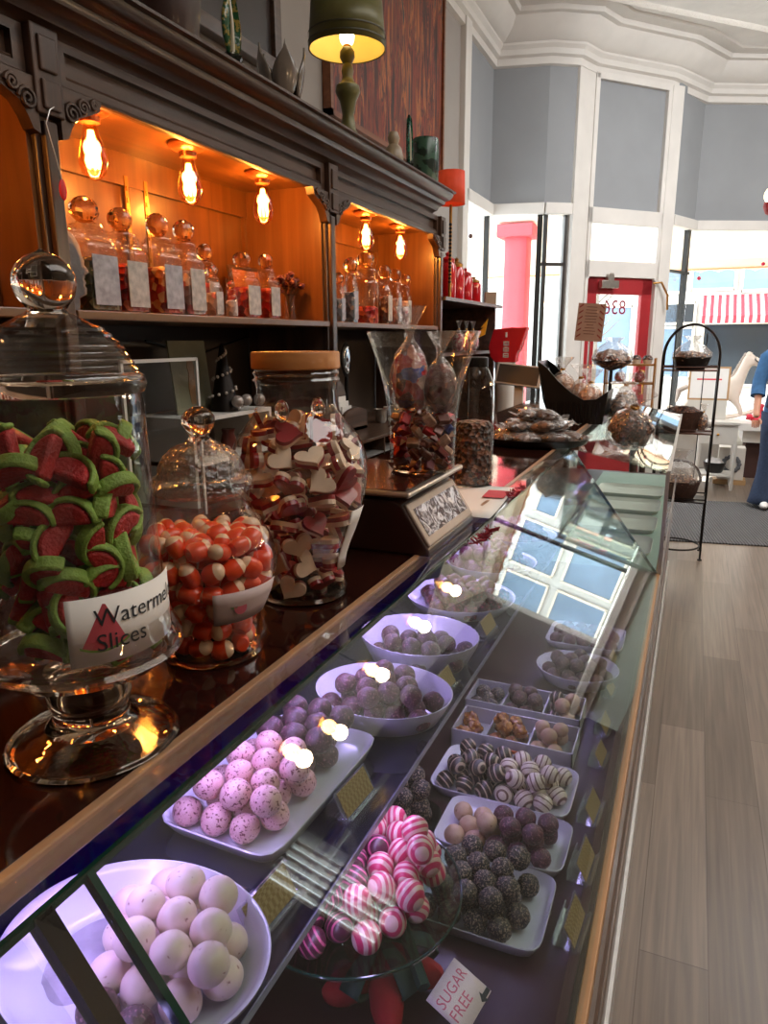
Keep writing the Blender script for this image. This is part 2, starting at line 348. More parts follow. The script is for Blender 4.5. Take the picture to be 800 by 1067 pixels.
# the red shop door
r = bpy.data.objects.new('door_1', None); COL.objects.link(r); r['kind'] = 'structure'
g = B()
for s0, s1, z0, z1 in ((.06, .19, .02, 2.17), (.8, .94, .02, 2.17), (.06, .94, 2.0, 2.17), (.06, .94, .02, .45)): onseg(PE, PF, s0, s1, z0, z1, .05, .01, g)
struct(g.build('door_frame', M['redp'], r, bevel=.006, smooth=0))
struct(onseg(PE, PF, .19, .8, .45, 2.0, .006, -.02, B()).build('door_glass', M['window'], r, smooth=0))
tdir = Vector((PF[0]-PE[0], PF[1]-PE[1], 0)).normalized(); ndir = Vector((tdir.y, -tdir.x, 0))
def doorpt(s, z, d=0): return Vector((PE[0], PE[1], z))+tdir*s+ndir*d
v, f = text_mesh('836', .21, 'CENTER'); mm = Matrix((( -tdir.x, 0, ndir.x, 0), (-tdir.y, 0, ndir.y, 0), (0, 1, 0, 0), (0, 0, 0, 1))); mm.translation = doorpt(.46, 1.80, -.012)
struct(B().add(v, f, mm).build('house_number', pbr('maroon_lettering', '8e2a3e', .5, 0, 0), r, smooth=0, solid=.002))
g = B().box(-.11, -.03, -.04, .11, .03, .035).box(-.03, -.03, .03, .05, .02, .1).tube([(.02, 0, .1), (.1, -.05, .11), (.22, -.03, .12)], .014)
mm = Matrix(((tdir.x, ndir.x, 0, 0), (tdir.y, ndir.y, 0, 0), (0, 0, 1, 0), (0, 0, 0, 1))); mm.translation = doorpt(.3, 2.1, .06)
c = B(); c.add(g.v, g.f, mm); struct(c.build('door_closer', M['steel'], r, bevel=.004, smooth=30))
struct(B().tube([doorpt(.9, 2.12, .06), doorpt(.98, 2.13, .1), doorpt(1.06, 2.0, .12), doorpt(1.08, 1.85, .11)], .012).build('door_bracket', M['gold'], r))
struct(B().tube([doorpt(.86, .95, .02), doorpt(.86, .95, .07), doorpt(.86, 1.2, .07), doorpt(.86, 1.2, .02)], .012).build('door_handle', M['gold'], r))

# ---- outside
M['pave'] = pbr('pale_pavement', 'c9c4ba', .85, 0, .08, 2)
struct(B().box(-14, 7.0, -.2, 18, 40, -.05).build('ground', M['pave'], smooth=0))
cc = PY(538, 300, 10)
t = thing('street_column', 'tall red painted column outside the left shop window', 'column', (cc.x, 10.0, -.05))
B().lathe([(.0, 0), (.2, 0), (.2, .12), (.17, .15), (.16, 2.9), (0, 2.9)], 24, power=6).build('shaft', M['redc'], t, smooth=30)
B().box(-.24, -.24, 2.9, .24, .24, 3.06).build('capital', M['redc'], t, bevel=.01, smooth=0)
# the shop's own awning with its scalloped valance
def scallop(x0, x1, z0, z1, n, y, b, th=.01):
    pts = [(x0, z1)]; m = n*8
    for i in range(m+1):
        u = i/m; pts.append((x0+(x1-x0)*u, z0+.035*abs(math.cos(PI*u*n))))
    pts.append((x1, z1)); b.prism(pts[::-1], y, y+th, 'XZ')
t = thing('awning', 'cream shop awning with a scalloped valance seen through the window tops', 'awning', (0, 0, 0))
B().prism([(9.75, 3.05), (11.6, 2.62), (11.6, 2.64), (9.75, 3.08)], -3.2, 5.2, 'YZ').build('canvas', pbr('cream_canvas', 'efe4d2', .9, 0, .05, 3), t, smooth=0)
b = B(); scallop(-3.2, 5.2, 2.45, 2.63, 36, 11.6, b); b.build('valance', pbr('cream_valance', 'f2dcc4', .9, 0, .04), t, smooth=0)
B().box(-3.2, 11.59, 2.49, 5.2, 11.60, 2.505).build('braid', pbr('orange_braid', 'd08a58', .8, 0, 0), t, smooth=0)
# the shop across the street
def yb(px, py): return PY(px, py, 20)
t = thing('building', 'white shopfront across the street with blue windows above a striped awning', 'building', (0, 20, -.05))
B().box(-9, .05, 0, 16, 3, 7).build('facade', pbr('white_facade', 'c4c2be', .85, 0, .04, 1), t, smooth=0)
mb = pbr('blue_sky_glass', '6a8098', .2, 0, .25, .8); mdk = pbr('dark_shop_glass', '222b34', .2, 0, .3, 1.2)
for x0, x1, z0, z1, mt in [(-.27, .72, 2.75, 3.32, mb), (.86, 2.1, 2.7, 3.32, mb), (2.3, 3.5, 2.7, 3.32, mb), (-1.3, -.45, 2.7, 3.32, mb), (-3, -2.0, 2.7, 3.32, mb), (-.9, -.12, 1.95, 2.45, mdk), (-.9, -.12, .6, 1.85, mb), (.1, 1.75, .45, 1.95, mdk), (1.95, 3.4, .45, 1.95, mdk), (-3.2, -1.6, .4, 2.4, mb), (3.75, 4.9, 2.7, 3.32, mb), (5.2, 6.6, 2.2, 3.5, mb), (6.9, 8.3, 2.2, 3.5, mb), (3.75, 4.9, .45, 2.3, mdk), (5.2, 6.6, .45, 1.9, mb), (6.9, 8.3, .45, 1.9, mb), (8.6, 10.2, .45, 1.9, mb), (8.6, 10.2, 2.2, 3.5, mb), (10.5, 12, .45, 3.5, mb)]:
    w = B().box(x0, -.02, z0, x1, .06, z1).build('shop_window', mt, t, smooth=0)
    g = B()
    for a in (x0, x1): g.box(a-.03, -.06, z0-.03, a+.03, 0, z1+.03)
    for a in (z0, z1): g.box(x0, -.06, a-.03, x1, 0, a+.03)
    g.build('window_frame', pbr('cream_frame', 'e6d8c4', .6, 0, 0), w, smooth=0)
def aw_mat():
    m, nt, o = new_mat('red_and_white_stripe'); b = N(nt, 'ShaderNodeBsdfPrincipled'); b.inputs['Roughness'].default_value = .9; tc = N(nt, 'ShaderNodeTexCoord')
    w = N(nt, 'ShaderNodeTexWave', i_Scale=1.9, i_Distortion=0.0); r = ramp(nt, [(.49, 'c8c0bc'), (.51, 'b02c38')]); nt.links.new(tc.outputs['Object'], w.inputs[0]); nt.links.new(w.outputs['Fac'], r.inputs[0]); nt.links.new(r.outputs[0], b.inputs[0]); nt.links.new(b.outputs[0], o.inputs[0]); return m
B().prism([(0, 2.62), (-1.1, 2.1), (-1.1, 1.93), (-1.08, 1.93), (-1.08, 2.08), (0, 2.59)], 0.0, 3.6, 'YZ').build('striped_awning', aw_mat(), t, smooth=0)
# parked car across the road
def car(x, y, rz, col, label):
    t = thing('car', label, 'car', (x, y, -.05), rz)
    b = B().prism([(-2.1, .3), (-2.1, .75), (-1.9, .9), (-1.1, .98), (-.6, 1.42), (.7, 1.45), (1.35, 1.0), (2.0, .88), (2.1, .7), (2.1, .3)], -.85, .85, 'XZ'); b.build('body', pbr('car_paint', col, .25, .2, .03, 2, coat=.6), t, bevel=.08, smooth=40)
    B().prism([(-.98, 1.0), (-.56, 1.36), (.62, 1.38), (1.15, 1.02)], -.87, .87, 'XZ').build('side_glass', mdk, t, smooth=0)
    for sx in (-1.3, 1.35):
        for sy in (-.8, .8): B().lathe([(0, -.1), (.2, -.1), (.31, -.09), (.33, 0), (.31, .09), (.2, .1), (0, .1)], 20, mtx=Matrix.Translation((sx, sy, .33)) @ Matrix.Rotation(PI/2, 4, 'X')).build('wheel', M['black'], t)
car(-4.6, 15.5, .1, 'c4d2dc', 'pale blue car parked across the street behind the left window')
# pavement tree seen in the door glass
t = thing('street_tree', 'bare young tree on the pavement seen through the door glass', 'tree', (-1.9, 15.0, -.05))
b = B().tube([(0, 0, 0), (.03, 0, 1.2), (0, .02, 2.4), (.1, 0, 3.8)], [.07, .06, .05, .02])
for i in range(22):
    a = random.uniform(0, 6.3); z = random.uniform(1.4, 3.4); l = random.uniform(.4, 1.0); b.tube([(0, 0, z), (math.cos(a)*l*.5, math.sin(a)*l*.5, z+l*.4), (math.cos(a)*l, math.sin(a)*l, z+l*.9)], [.02, .012, .004], 5)
b.build('trunk', pbr('grey_bark', '7c746c', .9, 0, .2, 30), t)

# ================================================================== LIGHT
w = bpy.data.worlds.new('sky'); SC.world = w; w.use_nodes = True; nt = w.node_tree; bg = nt.nodes['Background']; bg.inputs[0].default_value = (.92, .96, 1, 1); bg.inputs[1].default_value = 2.6
sd = bpy.data.lights.new('sun', 'SUN'); sd.energy = 9.0; sd.angle = rad(.6); sd.color = (1, .95, .87); so = bpy.data.objects.new('sun', sd); COL.objects.link(so); so.rotation_euler = Euler((rad(-52), 0, rad(-14)))
def area(name, loc, rot, sx, sy, e, col=(1, 1, 1), parent=None):
    l = bpy.data.lights.new(name, 'AREA'); l.shape = 'RECTANGLE'; l.size = sx; l.size_y = sy; l.energy = e; l.color = col; o = bpy.data.objects.new(name, l); COL.objects.link(o); o.location = loc; o.rotation_euler = rot
    if parent: o.parent = parent
    return o
def point(name, loc, e, col, r=.02, parent=None):
    l = bpy.data.lights.new(name, 'POINT'); l.energy = e; l.color = col; l.shadow_soft_size = r; o = bpy.data.objects.new(name, l); COL.objects.link(o); o.location = loc
    if parent: o.parent = parent
    return o
vs = SC.view_settings; vs.view_transform = 'Standard'; vs.look = 'None'; vs.exposure = 1.5; vs.gamma = 1.0; vs.use_curve_mapping = False
cy = SC.cycles; cy.max_bounces = 10; cy.transparent_max_bounces = 48; cy.transmission_bounces = 10; cy.glossy_bounces = 5; cy.diffuse_bounces = 4; cy.caustics_reflective = False; cy.caustics_refractive = False; cy.sample_clamp_indirect = 6.0; cy.use_denoising = True

# ================================================================== BACK-BAR CABINET
FX = -1.36            # front face of the posts
cab = thing('back_bar_cabinet', 'tall dark carved wood back-bar cabinet with lit honey coloured niches', 'cabinet', (-1.36, 1.98, 0))
def cb(b, name, mat, **k):
    o = b.build(name, mat, cab, **k); o.location = (1.36, -1.98, 0); return o
y0c, y1c = -.4, 4.02
cornp = [(-1.40, 2.17), (-1.375, 2.172), (-1.365, 2.19), (-1.355, 2.2), (-1.34, 2.205), (-1.33, 2.225), (-1.315, 2.235), (-1.3, 2.24), (-1.295, 2.255), (-1.295, 2.262), (-1.27, 2.268), (-1.255, 2.285), (-1.25, 2.297), (-1.25, 2.305), (-1.235, 2.308), (-1.235, 2.318), (-2.0, 2.318)]
cornp = [(x, 2.19+(z-2.17)*.743) for x, z in cornp]
def extr(pr, ya, yb_): return B().sheet([[(x, ya, z) for x, z in pr], [(x, yb_, z) for x, z in pr]])
b = extr(cornp, y0c, 3.86)
b.sheet([[(x, 3.86, z) for x, z in cornp], [(-1.42-(x+1.42)*0, 3.86+(x+1.40 if x > -1.4 else 0), z) for x, z in cornp]])
cb(b, 'cornice', M['wood'], smooth=30)
b = B().box(-1.405, y0c, 2.105, -1.385, y1c-.03, 2.215)
for ya, yc in ((y0c, 1.26), (1.34, 2.62), (2.7, 3.96)):           # sunk panels: raised frame strips round each frieze
    for z0, z1 in ((2.105, 2.124), (2.18, 2.2)): b.box(-1.385, ya, z0, -1.366, yc, z1)
    for a in (ya, yc-.03): b.box(-1.385, a, 2.124, -1.366, a+.03, 2.18)
    b.tube([(-1.374, ya, 2.107), (-1.374, yc, 2.107)], .009, 8); b.tube([(-1.374, ya, 2.13), (-1.374, yc, 2.13)], .004, 6)
cb(b, 'frieze', M['wood'], smooth=40)
for yp in (1.30, 2.66, 3.99):
    b = B().box(-1.75, yp-.03, 0.98, -1.37, yp+.03, 2.1).box(-1.37, yp-.018, 1.1, -1.352, yp+.018, 2.02)
    b.box(-1.375, yp-.038, 2.03, -1.345, yp+.038, 2.205).box(-1.35, yp-.024, 2.115, -1.338, yp+.024, 2.185).box(-1.35, yp-.024, 2.04, -1.338, yp+.024, 2.1)
    cb(b, 'post', M['woodv'], bevel=.004, smooth=0)
def corbel(yp, s):
    b = B(); pts = [(0, 0), (0, -.11), (.018, -.105), (.03, -.08), (.05, -.055), (.085, -.04), (.12, -.025), (.13, 0)]
    b.prism([(yp+s*(.03+u), 2.1+z) for u, z in pts], -1.385, -1.352, 'YZ')
    for cu, cz, rr in ((.03, -.05, .024), (.066, -.028, .018), (.1, -.015, .012)):
        sp = [(-1.348, yp+s*(.03+cu+rr*(1-t/22)*math.cos(t*.6)), 2.1+cz+rr*(1-t/22)*math.sin(t*.6)) for t in range(20)]; b.tube(sp, .0045, 6)
    cb(b, 'carved_corbel', M['wood'], smooth=40)
for yp, s in ((1.30, -1), (1.30, 1), (2.66, -1), (2.66, 1), (3.99, -1)): corbel(yp, s)
for ya, yc in ((y0c, 1.27), (1.33, 2.63), (2.69, 3.96)):
    b = B().box(-1.76, ya, 1.6, -1.74, yc, 2.14); pw_ = (yc-ya)/2
    for k in range(3): b.box(-1.74, ya+k*pw_-.03, 1.62, -1.725, ya+k*pw_+.03, 2.1)
    b.box(-1.74, ya, 2.03, -1.722, yc, 2.126).box(-1.74, ya, 1.623, -1.722, yc, 1.66)
    cb(b, 'niche_back', M['niche'], smooth=0)
    cb(B().box(-1.75, ya, 2.126, -1.406, yc, 2.14), 'niche_ceiling', M['nichey'], smooth=0)
    for s0, s1 in ((ya-.002, ya+.012), (yc-.012, yc+.002)): cb(B().box(-1.75, s0, 1.623, -1.385, s1, 2.126), 'niche_side', M['niche'], smooth=0)
    cb(B().box(-1.76, ya, 1.6, -1.36, yc, 1.622), 'shelf', M['nichey'], bevel=.003, smooth=0)
    for yy in (ya+pw_-.045, ya+pw_+.045):
        b = B().box(-1.726, yy-.008, 1.66, -1.72, yy+.008, 2.06)
        for k in range(10): b.box(-1.722, yy-.003, 1.70+k*.035, -1.717, yy+.003, 1.715+k*.035)
        cb(b, 'shelf_track', M['gold'], smooth=0)
M['backpanel'] = pbr('smoky_back_panel', '4a4038', .35, 0, .3, 3)
cb(B().box(-1.8, y0c, 0.98, -1.765, y1c, 1.6), 'lower_back', M['backpanel'], smooth=0)
cb(B().box(-1.8, y0c, .95, -1.28, 4.3, 0.985), 'back_counter', M['wood'], bevel=.004, smooth=0)
cb(B().box(-1.8, y0c, 0.02, -1.33, 4.3, 0.95), 'base', M['wood'], smooth=0)
# end shelves beyond the last post
cb(B().box(-1.8, 4.0, 1.765, -1.33, 5.3, 1.785).box(-1.8, 4.0, 1.785, -1.78, 5.3, 2.0), 'end_shelf', M['wood'], smooth=0)
cb(B().box(-1.8, 4.32, 0.0, -1.76, 5.2, 1.765).box(-1.8, 5.17, .0, -1.35, 5.2, 1.765).box(-1.8, 4.02, 1.45, -1.36, 5.17, 1.47), 'end_case', M['wood'], smooth=0)

# ---- vintage bulbs in the niches
WARM = (1.0, .50, .16)
M['bulbcore'] = emis('glowing_filament', 'ffb95a', 16); M['amber'] = thin('amber_bulb_glass', 'ffd9a0', .03, .05)
bulb = thing('filament_bulb', 'x', 'light bulb', (0, 0, 0), 0, 'filament bulbs in the cabinet niches')
B().lathe([(0, 0), (.05, 0), (.052, -.006), (.044, -.014), (.036, -.018), (.024, -.022), (.022, -.034), (0, -.034)], 28).build('socket', pbr('copper_socket', '9a5a34', .3, .7, .1), bulb)
B().lathe([(.012, -.03), (.017, -.045), (.02, -.06), (.028, -.085), (.0325, -.105), (.0325, -.12), (.026, -.14), (.014, -.152), (0, -.156)], 24).build('bulb_glass', M['amber'], bulb)
b = B()
for k in range(6):
    a = k*PI/3; b.tube([(.004*math.cos(a), .004*math.sin(a), -.05), (.016*math.cos(a), .016*math.sin(a), -.115), (.012*math.cos(a), .012*math.sin(a), -.13), (.004*math.cos(a+.5), .004*math.sin(a+.5), -.055)], .0028, 6)
b.build('filament', M['bulbcore'], bulb)
bl = ['first glowing filament bulb from the left, beside the first carved post', 'second glowing filament bulb from the left in the cabinet niches', 'third glowing filament bulb, left of the middle post', 'fourth glowing filament bulb, just right of the middle post', 'fifth and farthest glowing filament bulb in the cabinet niches']
ys = [PX(92, 112, -1.462).y, PX(195, 153, -1.462).y, PX(273, 186, -1.462).y, PX(381, 224, -1.462).y, PX(417, 237, -1.462).y, .85, .4]
bl += ['filament bulb in the left niche beyond the picture edge, nearer the post', 'filament bulb in the left niche beyond the picture edge, farther from the post']
for i, yy in enumerate(ys):
    o = bulb if i == 0 else dup(bulb); o.location = (-1.462, yy, 2.1245); o.scale = (1.12,)*3; o['label'] = bl[i]
    point('bulb_light', (-1.462, yy, 2.03), 4.6 if i < 5 else 2.2, WARM, .03)

# ================================================================== GLASS COUNTER CASE
ZD, ZS, ZB = 1.19, 1.02, .775
GX0, GX1 = -.36, -.055                     # slanted front: top edge and foot
YN, YF = .31, 2.46                         # near joint and far seam
ca = thing('display_case', 'long slant-fronted glass candy display case with a dark polished top', 'display case', (-.45, 1.2, 0))
def kb(b, name, mat, par=None, **k):
    o = b.build(name, mat, par or ca, **k)
    if par is None: o.location = (.45, -1.2, 0)
    return o
YA = -.6
kb(B().box(-.88, YA, .2, -.052, 4.6, .745), 'base_cabinet', M['wood'], smooth=0)
kb(B().box(-.88, YA, 0.01, -.044, 4.6, .2), 'toe_kick', M['silver'], smooth=0)
kb(B().tube([(-.05, YA, .72), (-.05, 4.6, .72)], .008, 8).tube([(-.05, YA, .62), (-.05, 4.6, .62)], .005, 8).tube([(-.05, YA, .5), (-.05, 4.6, .5)], .005, 8), 'moulding', M['wood'])
kb(B().box(-.062, YA, .745, -.049, 4.42, .779), 'wood_trim', M['trimwood'], bevel=.002, smooth=0)
kb(B().box(-.069, YA, .745, -.0625, YF, .781), 'gasket', M['black'], smooth=0)
kb(B().box(-.86, YA, .745, -.07, 4.42, ZB), 'bottom_board', M['maroon'], smooth=0)
kb(B().box(-.88, YA, .745, -.86, 4.6, ZD-.02), 'back_panel', M['wood'], smooth=0)
kb(B().box(-.9, YA, ZD-.02, -.413, 4.5, ZD), 'counter_top', M['deck'], bevel=.002, smooth=0)
kb(B().box(-.4128, YA, ZD-.022, -.403, 4.5, ZD+.002), 'top_rail', M['rail'], bevel=.0015, smooth=0)
kb(B().box(-.401, YA, ZD-.006, GX0, YF, ZD-.001), 'top_glass', M['glass'], smooth=0)
sl = math.atan2(ZD-ZB, GX1-GX0)            # slope of the glass
def slab(b, ya, yb_, th=.005, x0=GX0, x1=GX1, z0=ZD, z1=ZB+.004):
    n = Vector((z0-z1, 0, x1-x0)).normalized()*th
    return b.add([(x0, ya, z0), (x1, ya, z1), (x1, yb_, z1), (x0, yb_, z0)]+[(x0-n.x, ya, z0-n.z), (x1-n.x, ya, z1-n.z), (x1-n.x, yb_, z1-n.z), (x0-n.x, yb_, z0-n.z)],
                 [(0, 1, 2, 3), (7, 6, 5, 4), (0, 4, 5, 1), (1, 5, 6, 2), (2, 6, 7, 3), (3, 7, 4, 0)])
fg = kb(slab(B(), YN+.003, YF-.003), 'front_glass', M['pane'], smooth=0)
kb(slab(B(), YA, YN-.003), 'front_glass', M['pane'], smooth=0)
kb(slab(B(), YN-.003, YN+.003, .009), 'glass_joint', M['sgreen'], smooth=0)
kb(slab(B(), YN-.047, YN-.033, .012), 'end_frame', M['black'], smooth=0)
kb(B().box(GX0-.003, YA, ZD-.007, GX0+.001, YF, ZD), 'glass_edge', M['sgreen'], smooth=0)
kb(slab(B(), YF-.003, YF+.003, .008), 'glass_seam', M['black'], smooth=0)
# glass end of the near case
kb(B().add([(-.85, YN-.056, ZB), (GX1, YN-.056, ZB), (GX0, YN-.056, ZD-.01), (-.85, YN-.056, ZD-.02)], [(0, 1, 2, 3)]), 'end_glass', M['glass'], smooth=0)
sh = kb(B().box(-.72, YA+.1, ZS-.008, -.287, 2.42, ZS), 'glass_shelf', M['shelfglass'], smooth=0)
kb(B().box(-.288, YA+.1, ZS-.008, -.2855, 2.42, ZS), 'shelf_edge', pbr('frosted_shelf_edge', '8f8aa8', .2, 0, .1, 30, coat=.4), smooth=0)
# far end case: glass end, upright front and lightly sloping glass top
kb(B().add([(GX0, YF+.006, ZD+.002), (-.045, YF+.006, ZD-.066), (-.055, YF+.006, ZB+.004), (GX0, YF+.006, ZB+.004)], [(0, 1, 2, 3)]), 'end_glass', M['pane'], smooth=0)
kb(B().box(-.052, YF, ZB, -.047, 4.4, ZD-.066), 'upright_glass', M['pane'], smooth=0)
kb(slab(B(), YF, 4.4, .005, -.38, -.045, ZD+.003, ZD-.064), 'sloping_glass', M['pane'], smooth=0)
kb(B().box(-.056, YF-.004, ZB, -.044, YF+.008, ZD-.062).box(-.052, YF, ZD-.066, -.042, 4.4, ZD-.06), 'corner_strip', M['silver'], smooth=0)
kb(B().box(-.365, YF-.01, ZD-.008, -.335, YF+.03, ZD+.006), 'glass_clip', pbr('tan_clip', '8a6a58', .5, 0, 0), bevel=.002, smooth=0)
kb(B().box(-.45, YA+.1, ZD-.035, -.42, 2.4, ZD-.021), 'led_strip', M['silver'], smooth=0)
lo = area('led_light', (-.437, 1.05, ZD-.037), (0, rad(-8), 0), .012, 2.5, 2.0, (.53, .37, 1.0))
kb(B().box(-.312, YA+.1, ZS-.016, -.296, 2.4, ZS-.009), 'led_strip', M['silver'], smooth=0)  # invented strip housing for the added lamp below
area('led_light', (-.304, 1.05, ZS-.018), (0, rad(-12), 0), .012, 2.5, 1.15, (.58, .43, 1.0))  # lamp added to bring violet light to the lower trays
kb(B().box(-.41, YF+.05, ZD-.035, -.39, 4.3, ZD-.022), 'led_strip', M['silver'], smooth=0)

for i, (yy, lab) in enumerate(((2.75, 'nearest'), (3.1, 'second'), (3.45, 'third'), (3.8, 'farthest'))):  # trays added to brighten a case that mostly shows reflections
    t = thing('serving_tray', '%s pale tray added to brighten the far end case' % lab, 'tray', (-.25, yy, ZB+.001), 0, 'pale trays added for brightness'); B().lathe([(0, .004), (.88, .004), (.95, .012), (1, .02), (1.01, .018), (.93, 0), (0, 0)], 48, sx=.16, sy=.13, power=8).build('dish', M['white'], t)
kb(B().box(-.45, YF+.02, ZB, -.06, 4.38, ZB+.0006), 'liner', pbr('pale_green_liner', 'a9b8b0', .6, 0, .05), smooth=0)
# ---- sweets
TR = {}
TM = {'pale': speck('pale_pink_coating', 'dcbcb4', '9b6f70', 150, .70, .4, 0, 'e2cabc'),
      'pinkspeck': speck('pink_speckled_coating', 'd9a9a6', '6e2a36', 330, .60, .45, 0, 'd29a9c'),
      'purple': speck('dark_sugar_coating', '4a2630', '8a5a68', 380, .62, .5, .25, '3a1c26'),
      'rough': speck('chocolate_sprinkle_coating', '20120e', '9c8470', 420, .56, .5, .6, '160c0a'),
      'pinkstripe': stripes('pink_striped_coating', 'd9b0a8', 'c42c5c', 38, 3.0, .5),
      'plumstripe': stripes('plum_striped_coating', '4e182e', 'c8577e', 42, 2.4, .80),
      'whitestripe': stripes('cream_striped_coating', 'd9c4b4', '6e4a40', 34, 2.0, .84),
      'darkstripe': stripes('dark_striped_coating', '2e1a14', 'b59a86', 34, 2.2, .86),
      'cream': speck('cream_coating', 'c9a58a', '9a7458', 160, .66, .5, .1, 'b08468'),
      'amber': speck('amber_caramel', '9a5a22', 'c98a3e', 150, .6, .25, .2, '7d4218'),
      'plum': speck('plum_dusted_coating', '5c2b38', '94606c', 340, .60, .5, .3, '4a2230'),
      'cocoa': speck('cocoa_coating', '5a3a34', '8c6a60', 300, .62, .55, .3, '4a2e2a'),
      'maroon': speck('dark_red_coating', '4e1420', '8a3644', 180, .6, .35, .3, '36101a')}
def truffle(kind, r):
    k = (kind, round(r, 4))
    if k not in TR:
        ms = []
        for sd in range(3):
            bump = {'rough': .10, 'amber': .45, 'maroon': .35, 'purple': .07, 'plum': .06, 'cocoa': .08}.get(kind, .035); bs = {'rough': 6, 'amber': 1.6, 'maroon': 1.4}.get(kind, 1.6)
            o = B().sphere((0, 0, 0), r, (1, 1, .93 if kind != 'pinkstripe' else 1.06), 28, 20, bump, bs, sd+len(TR)).build('truffle', TM[kind], smooth=180); ms.append(o.data); bpy.data.objects.remove(o)
        TR[k] = ms
    return TR[k]
WORDS = {'pale': 'pale pink smooth truffle', 'pinkspeck': 'pink truffle with red specks', 'purple': 'dark plum truffle', 'rough': 'dark sprinkle-coated truffle', 'pinkstripe': 'pink and white striped truffle', 'plumstripe': 'plum truffle with pink stripes', 'whitestripe': 'cream truffle with brown stripes', 'darkstripe': 'dark truffle with cream stripes', 'cream': 'cream coloured truffle', 'amber': 'amber caramel nugget', 'plum': 'dusty plum truffle', 'cocoa': 'cocoa brown truffle', 'maroon': 'dark red candy chunk'}
REST = {}
def heap(z, box, r, inside, kind, dish, group, layers=2, seed=0, up=lambda x, y: True, dz=0, name=None, jit=.1, zf=None, rest=False):
    rn = random.Random(seed); x0, x1, y0, y1 = box; dx, dy = 2.04*r, 1.79*r; base = {}
    for lay in range(layers):
        rows = {}; j = 0; y = y0+r+(dy*.45 if lay else 0)
        while y <= y1-r*.9:
            off = (r if j % 2 else 0)+(0 if not lay else r*1.02 if j % 2 == 0 else -r*1.02*0)
            if lay: off = (0 if j % 2 else r)+r*.02
            x = x0+r+off; c = []
            while x <= x1-r*.9:
                if inside(x, y) and (lay == 0 or up(x, y)): c.append((x, y))
                x += dx
            if c: rows[len(rows)+1] = c
            y += dy; j += 1
        for ri, c in rows.items():
            for ci, (x, y) in enumerate(c, 1):
                k = kind(x, y, lay); me = rn.choice(truffle(k, r))
                if rest: REST.setdefault(k, []).append((me, (x, y, z+r+lay*r*1.62), rn.uniform(0, 6.28))); continue
                o = bpy.data.objects.new(name or ('candy_chunk' if k in ('amber', 'maroon') else 'truffle'), me); COL.objects.link(o)
                zz = z+r+lay*r*1.62+dz+(zf(x, y) if zf else 0)
                o.location = (x+rn.uniform(-jit, jit)*r, y+rn.uniform(-jit, jit)*r, zz+(rn.uniform(-.1, .15)*r if lay else 0)); o.rotation_euler = (rn.uniform(-.6, .6), rn.uniform(-.6, .6), rn.uniform(0, 6.28)); o.scale = (rn.uniform(.93, 1.0),)*3
                side = 'only one in' if len(c) == 1 else ORD[ci]+' from left in'
                tag(o, '%s, %s row %d%s, %s' % (WORDS[k], side, ri, ' above' if lay else '', dish), 'candy' if k in ('amber', 'maroon') else 'truffle', group)
TRAY = [(0, .0045), (.84, .0045), (.92, .008), (.985, .02), (1.0, .0215), (1.012, .0205), (1.0, .017), (.93, .003), (.88, 0), (0, 0)]
def tray(name, label, cx, cy, hx, hy, z, mat, power=7, rz=0, prf=TRAY, grp=None, cat='tray', n=64):
    t = thing(name, label, cat, (cx, cy, z+.0008), rz, grp); B().lathe([(r, h) for r, h in prf], n, sx=hx, sy=hy, power=power).build('dish', mat, t, smooth=50); return t
def ell(cx, cy, rx, ry): return lambda x, y: ((x-cx)/rx)**2+((y-cy)/ry)**2 <= 1
R1, R2 = .0176, .0168
# upper shelf, nearest first
BOWL = [(0, .004), (.70, .004), (.80, .008), (.95, .03), (1.0, .036), (1.015, .036), (1.0, .031), (.82, .003), (.76, 0), (0, 0)]
c0 = PZ(140, 985, ZS+.036)
tray('oval_dish', 'large white oval dish nearest the camera, half empty, of pale truffles', c0.x, c0.y, .118, .096, ZS, M['china'], 2, 0, BOWL, 'white dishes on the glass shelf', 'dish')
heap(ZS+.005, (c0.x-.1, c0.x+.1, c0.y-.1, c0.y+.1), R1, lambda x, y: ell(c0.x, c0.y, .094, .083)(x, y) and x-c0.x > -.03-.5*(y-c0.y), lambda x, y, l: 'purple' if (y < c0.y-.02 and x < c0.x+.06) else 'pale', 'near oval dish', 'truffles in the near oval dish', 2, 1, lambda x, y: ell(c0.x+.02, c0.y, .07, .065)(x, y) and y > c0.y-.03 and x > c0.x-.02)
b = B().lathe([(0, .0062), (.04, .006), (.055, .0055)], 24)
def powder(): return pbr('spilt_powder', 'a49aa6', .95, 0, .3, 26, bump=.5, bscale=60)
o = tag(B().lathe([(.0, .0012), (.03, .001), (.05, .0004)], 48, flute=.1, fn=5).build('sugar_powder', powder(), loc=(c0.x-.055, c0.y+.005, ZS+.0047)), 'dusting of white sugar on the empty side of the near oval dish', 'sugar', None, 'stuff')
tr1 = tray('serving_tray', 'long white rectangular tray of pink speckled truffles on the glass shelf', -.42, .648, .077, .127, ZS, M['china'], 9, rad(-2), TRAY, 'white dishes on the glass shelf')
heap(ZS+.005, (-.49, -.35, .53, .77), R1, lambda x, y: True, lambda x, y, l: 'purple' if y+.25*(x+.42) > .672 else 'pinkspeck', 'long shelf tray', 'truffles in the long shelf tray', 2, 2, lambda x, y: abs(x+.42) < .052 and .55 < y < .755)
c2 = PZ(388, 727, ZS+.045)
def bowl(cx, cy, rx, ry, label, h=1.0, flute=0):
    t = thing('serving_bowl', label, 'bowl', (cx, cy, ZS+.0008), 0, 'white dishes on the glass shelf'); B().lathe([(r_, z_*h) for r_, z_ in BOWL], 96, sx=rx, sy=ry, flute=flute, fn=40).build('dish', M['china'], t, smooth=50); return t
bowl(c2.x, .862, .1, .082, 'round white bowl of plum truffles, second from the front of the shelf', 1.1)
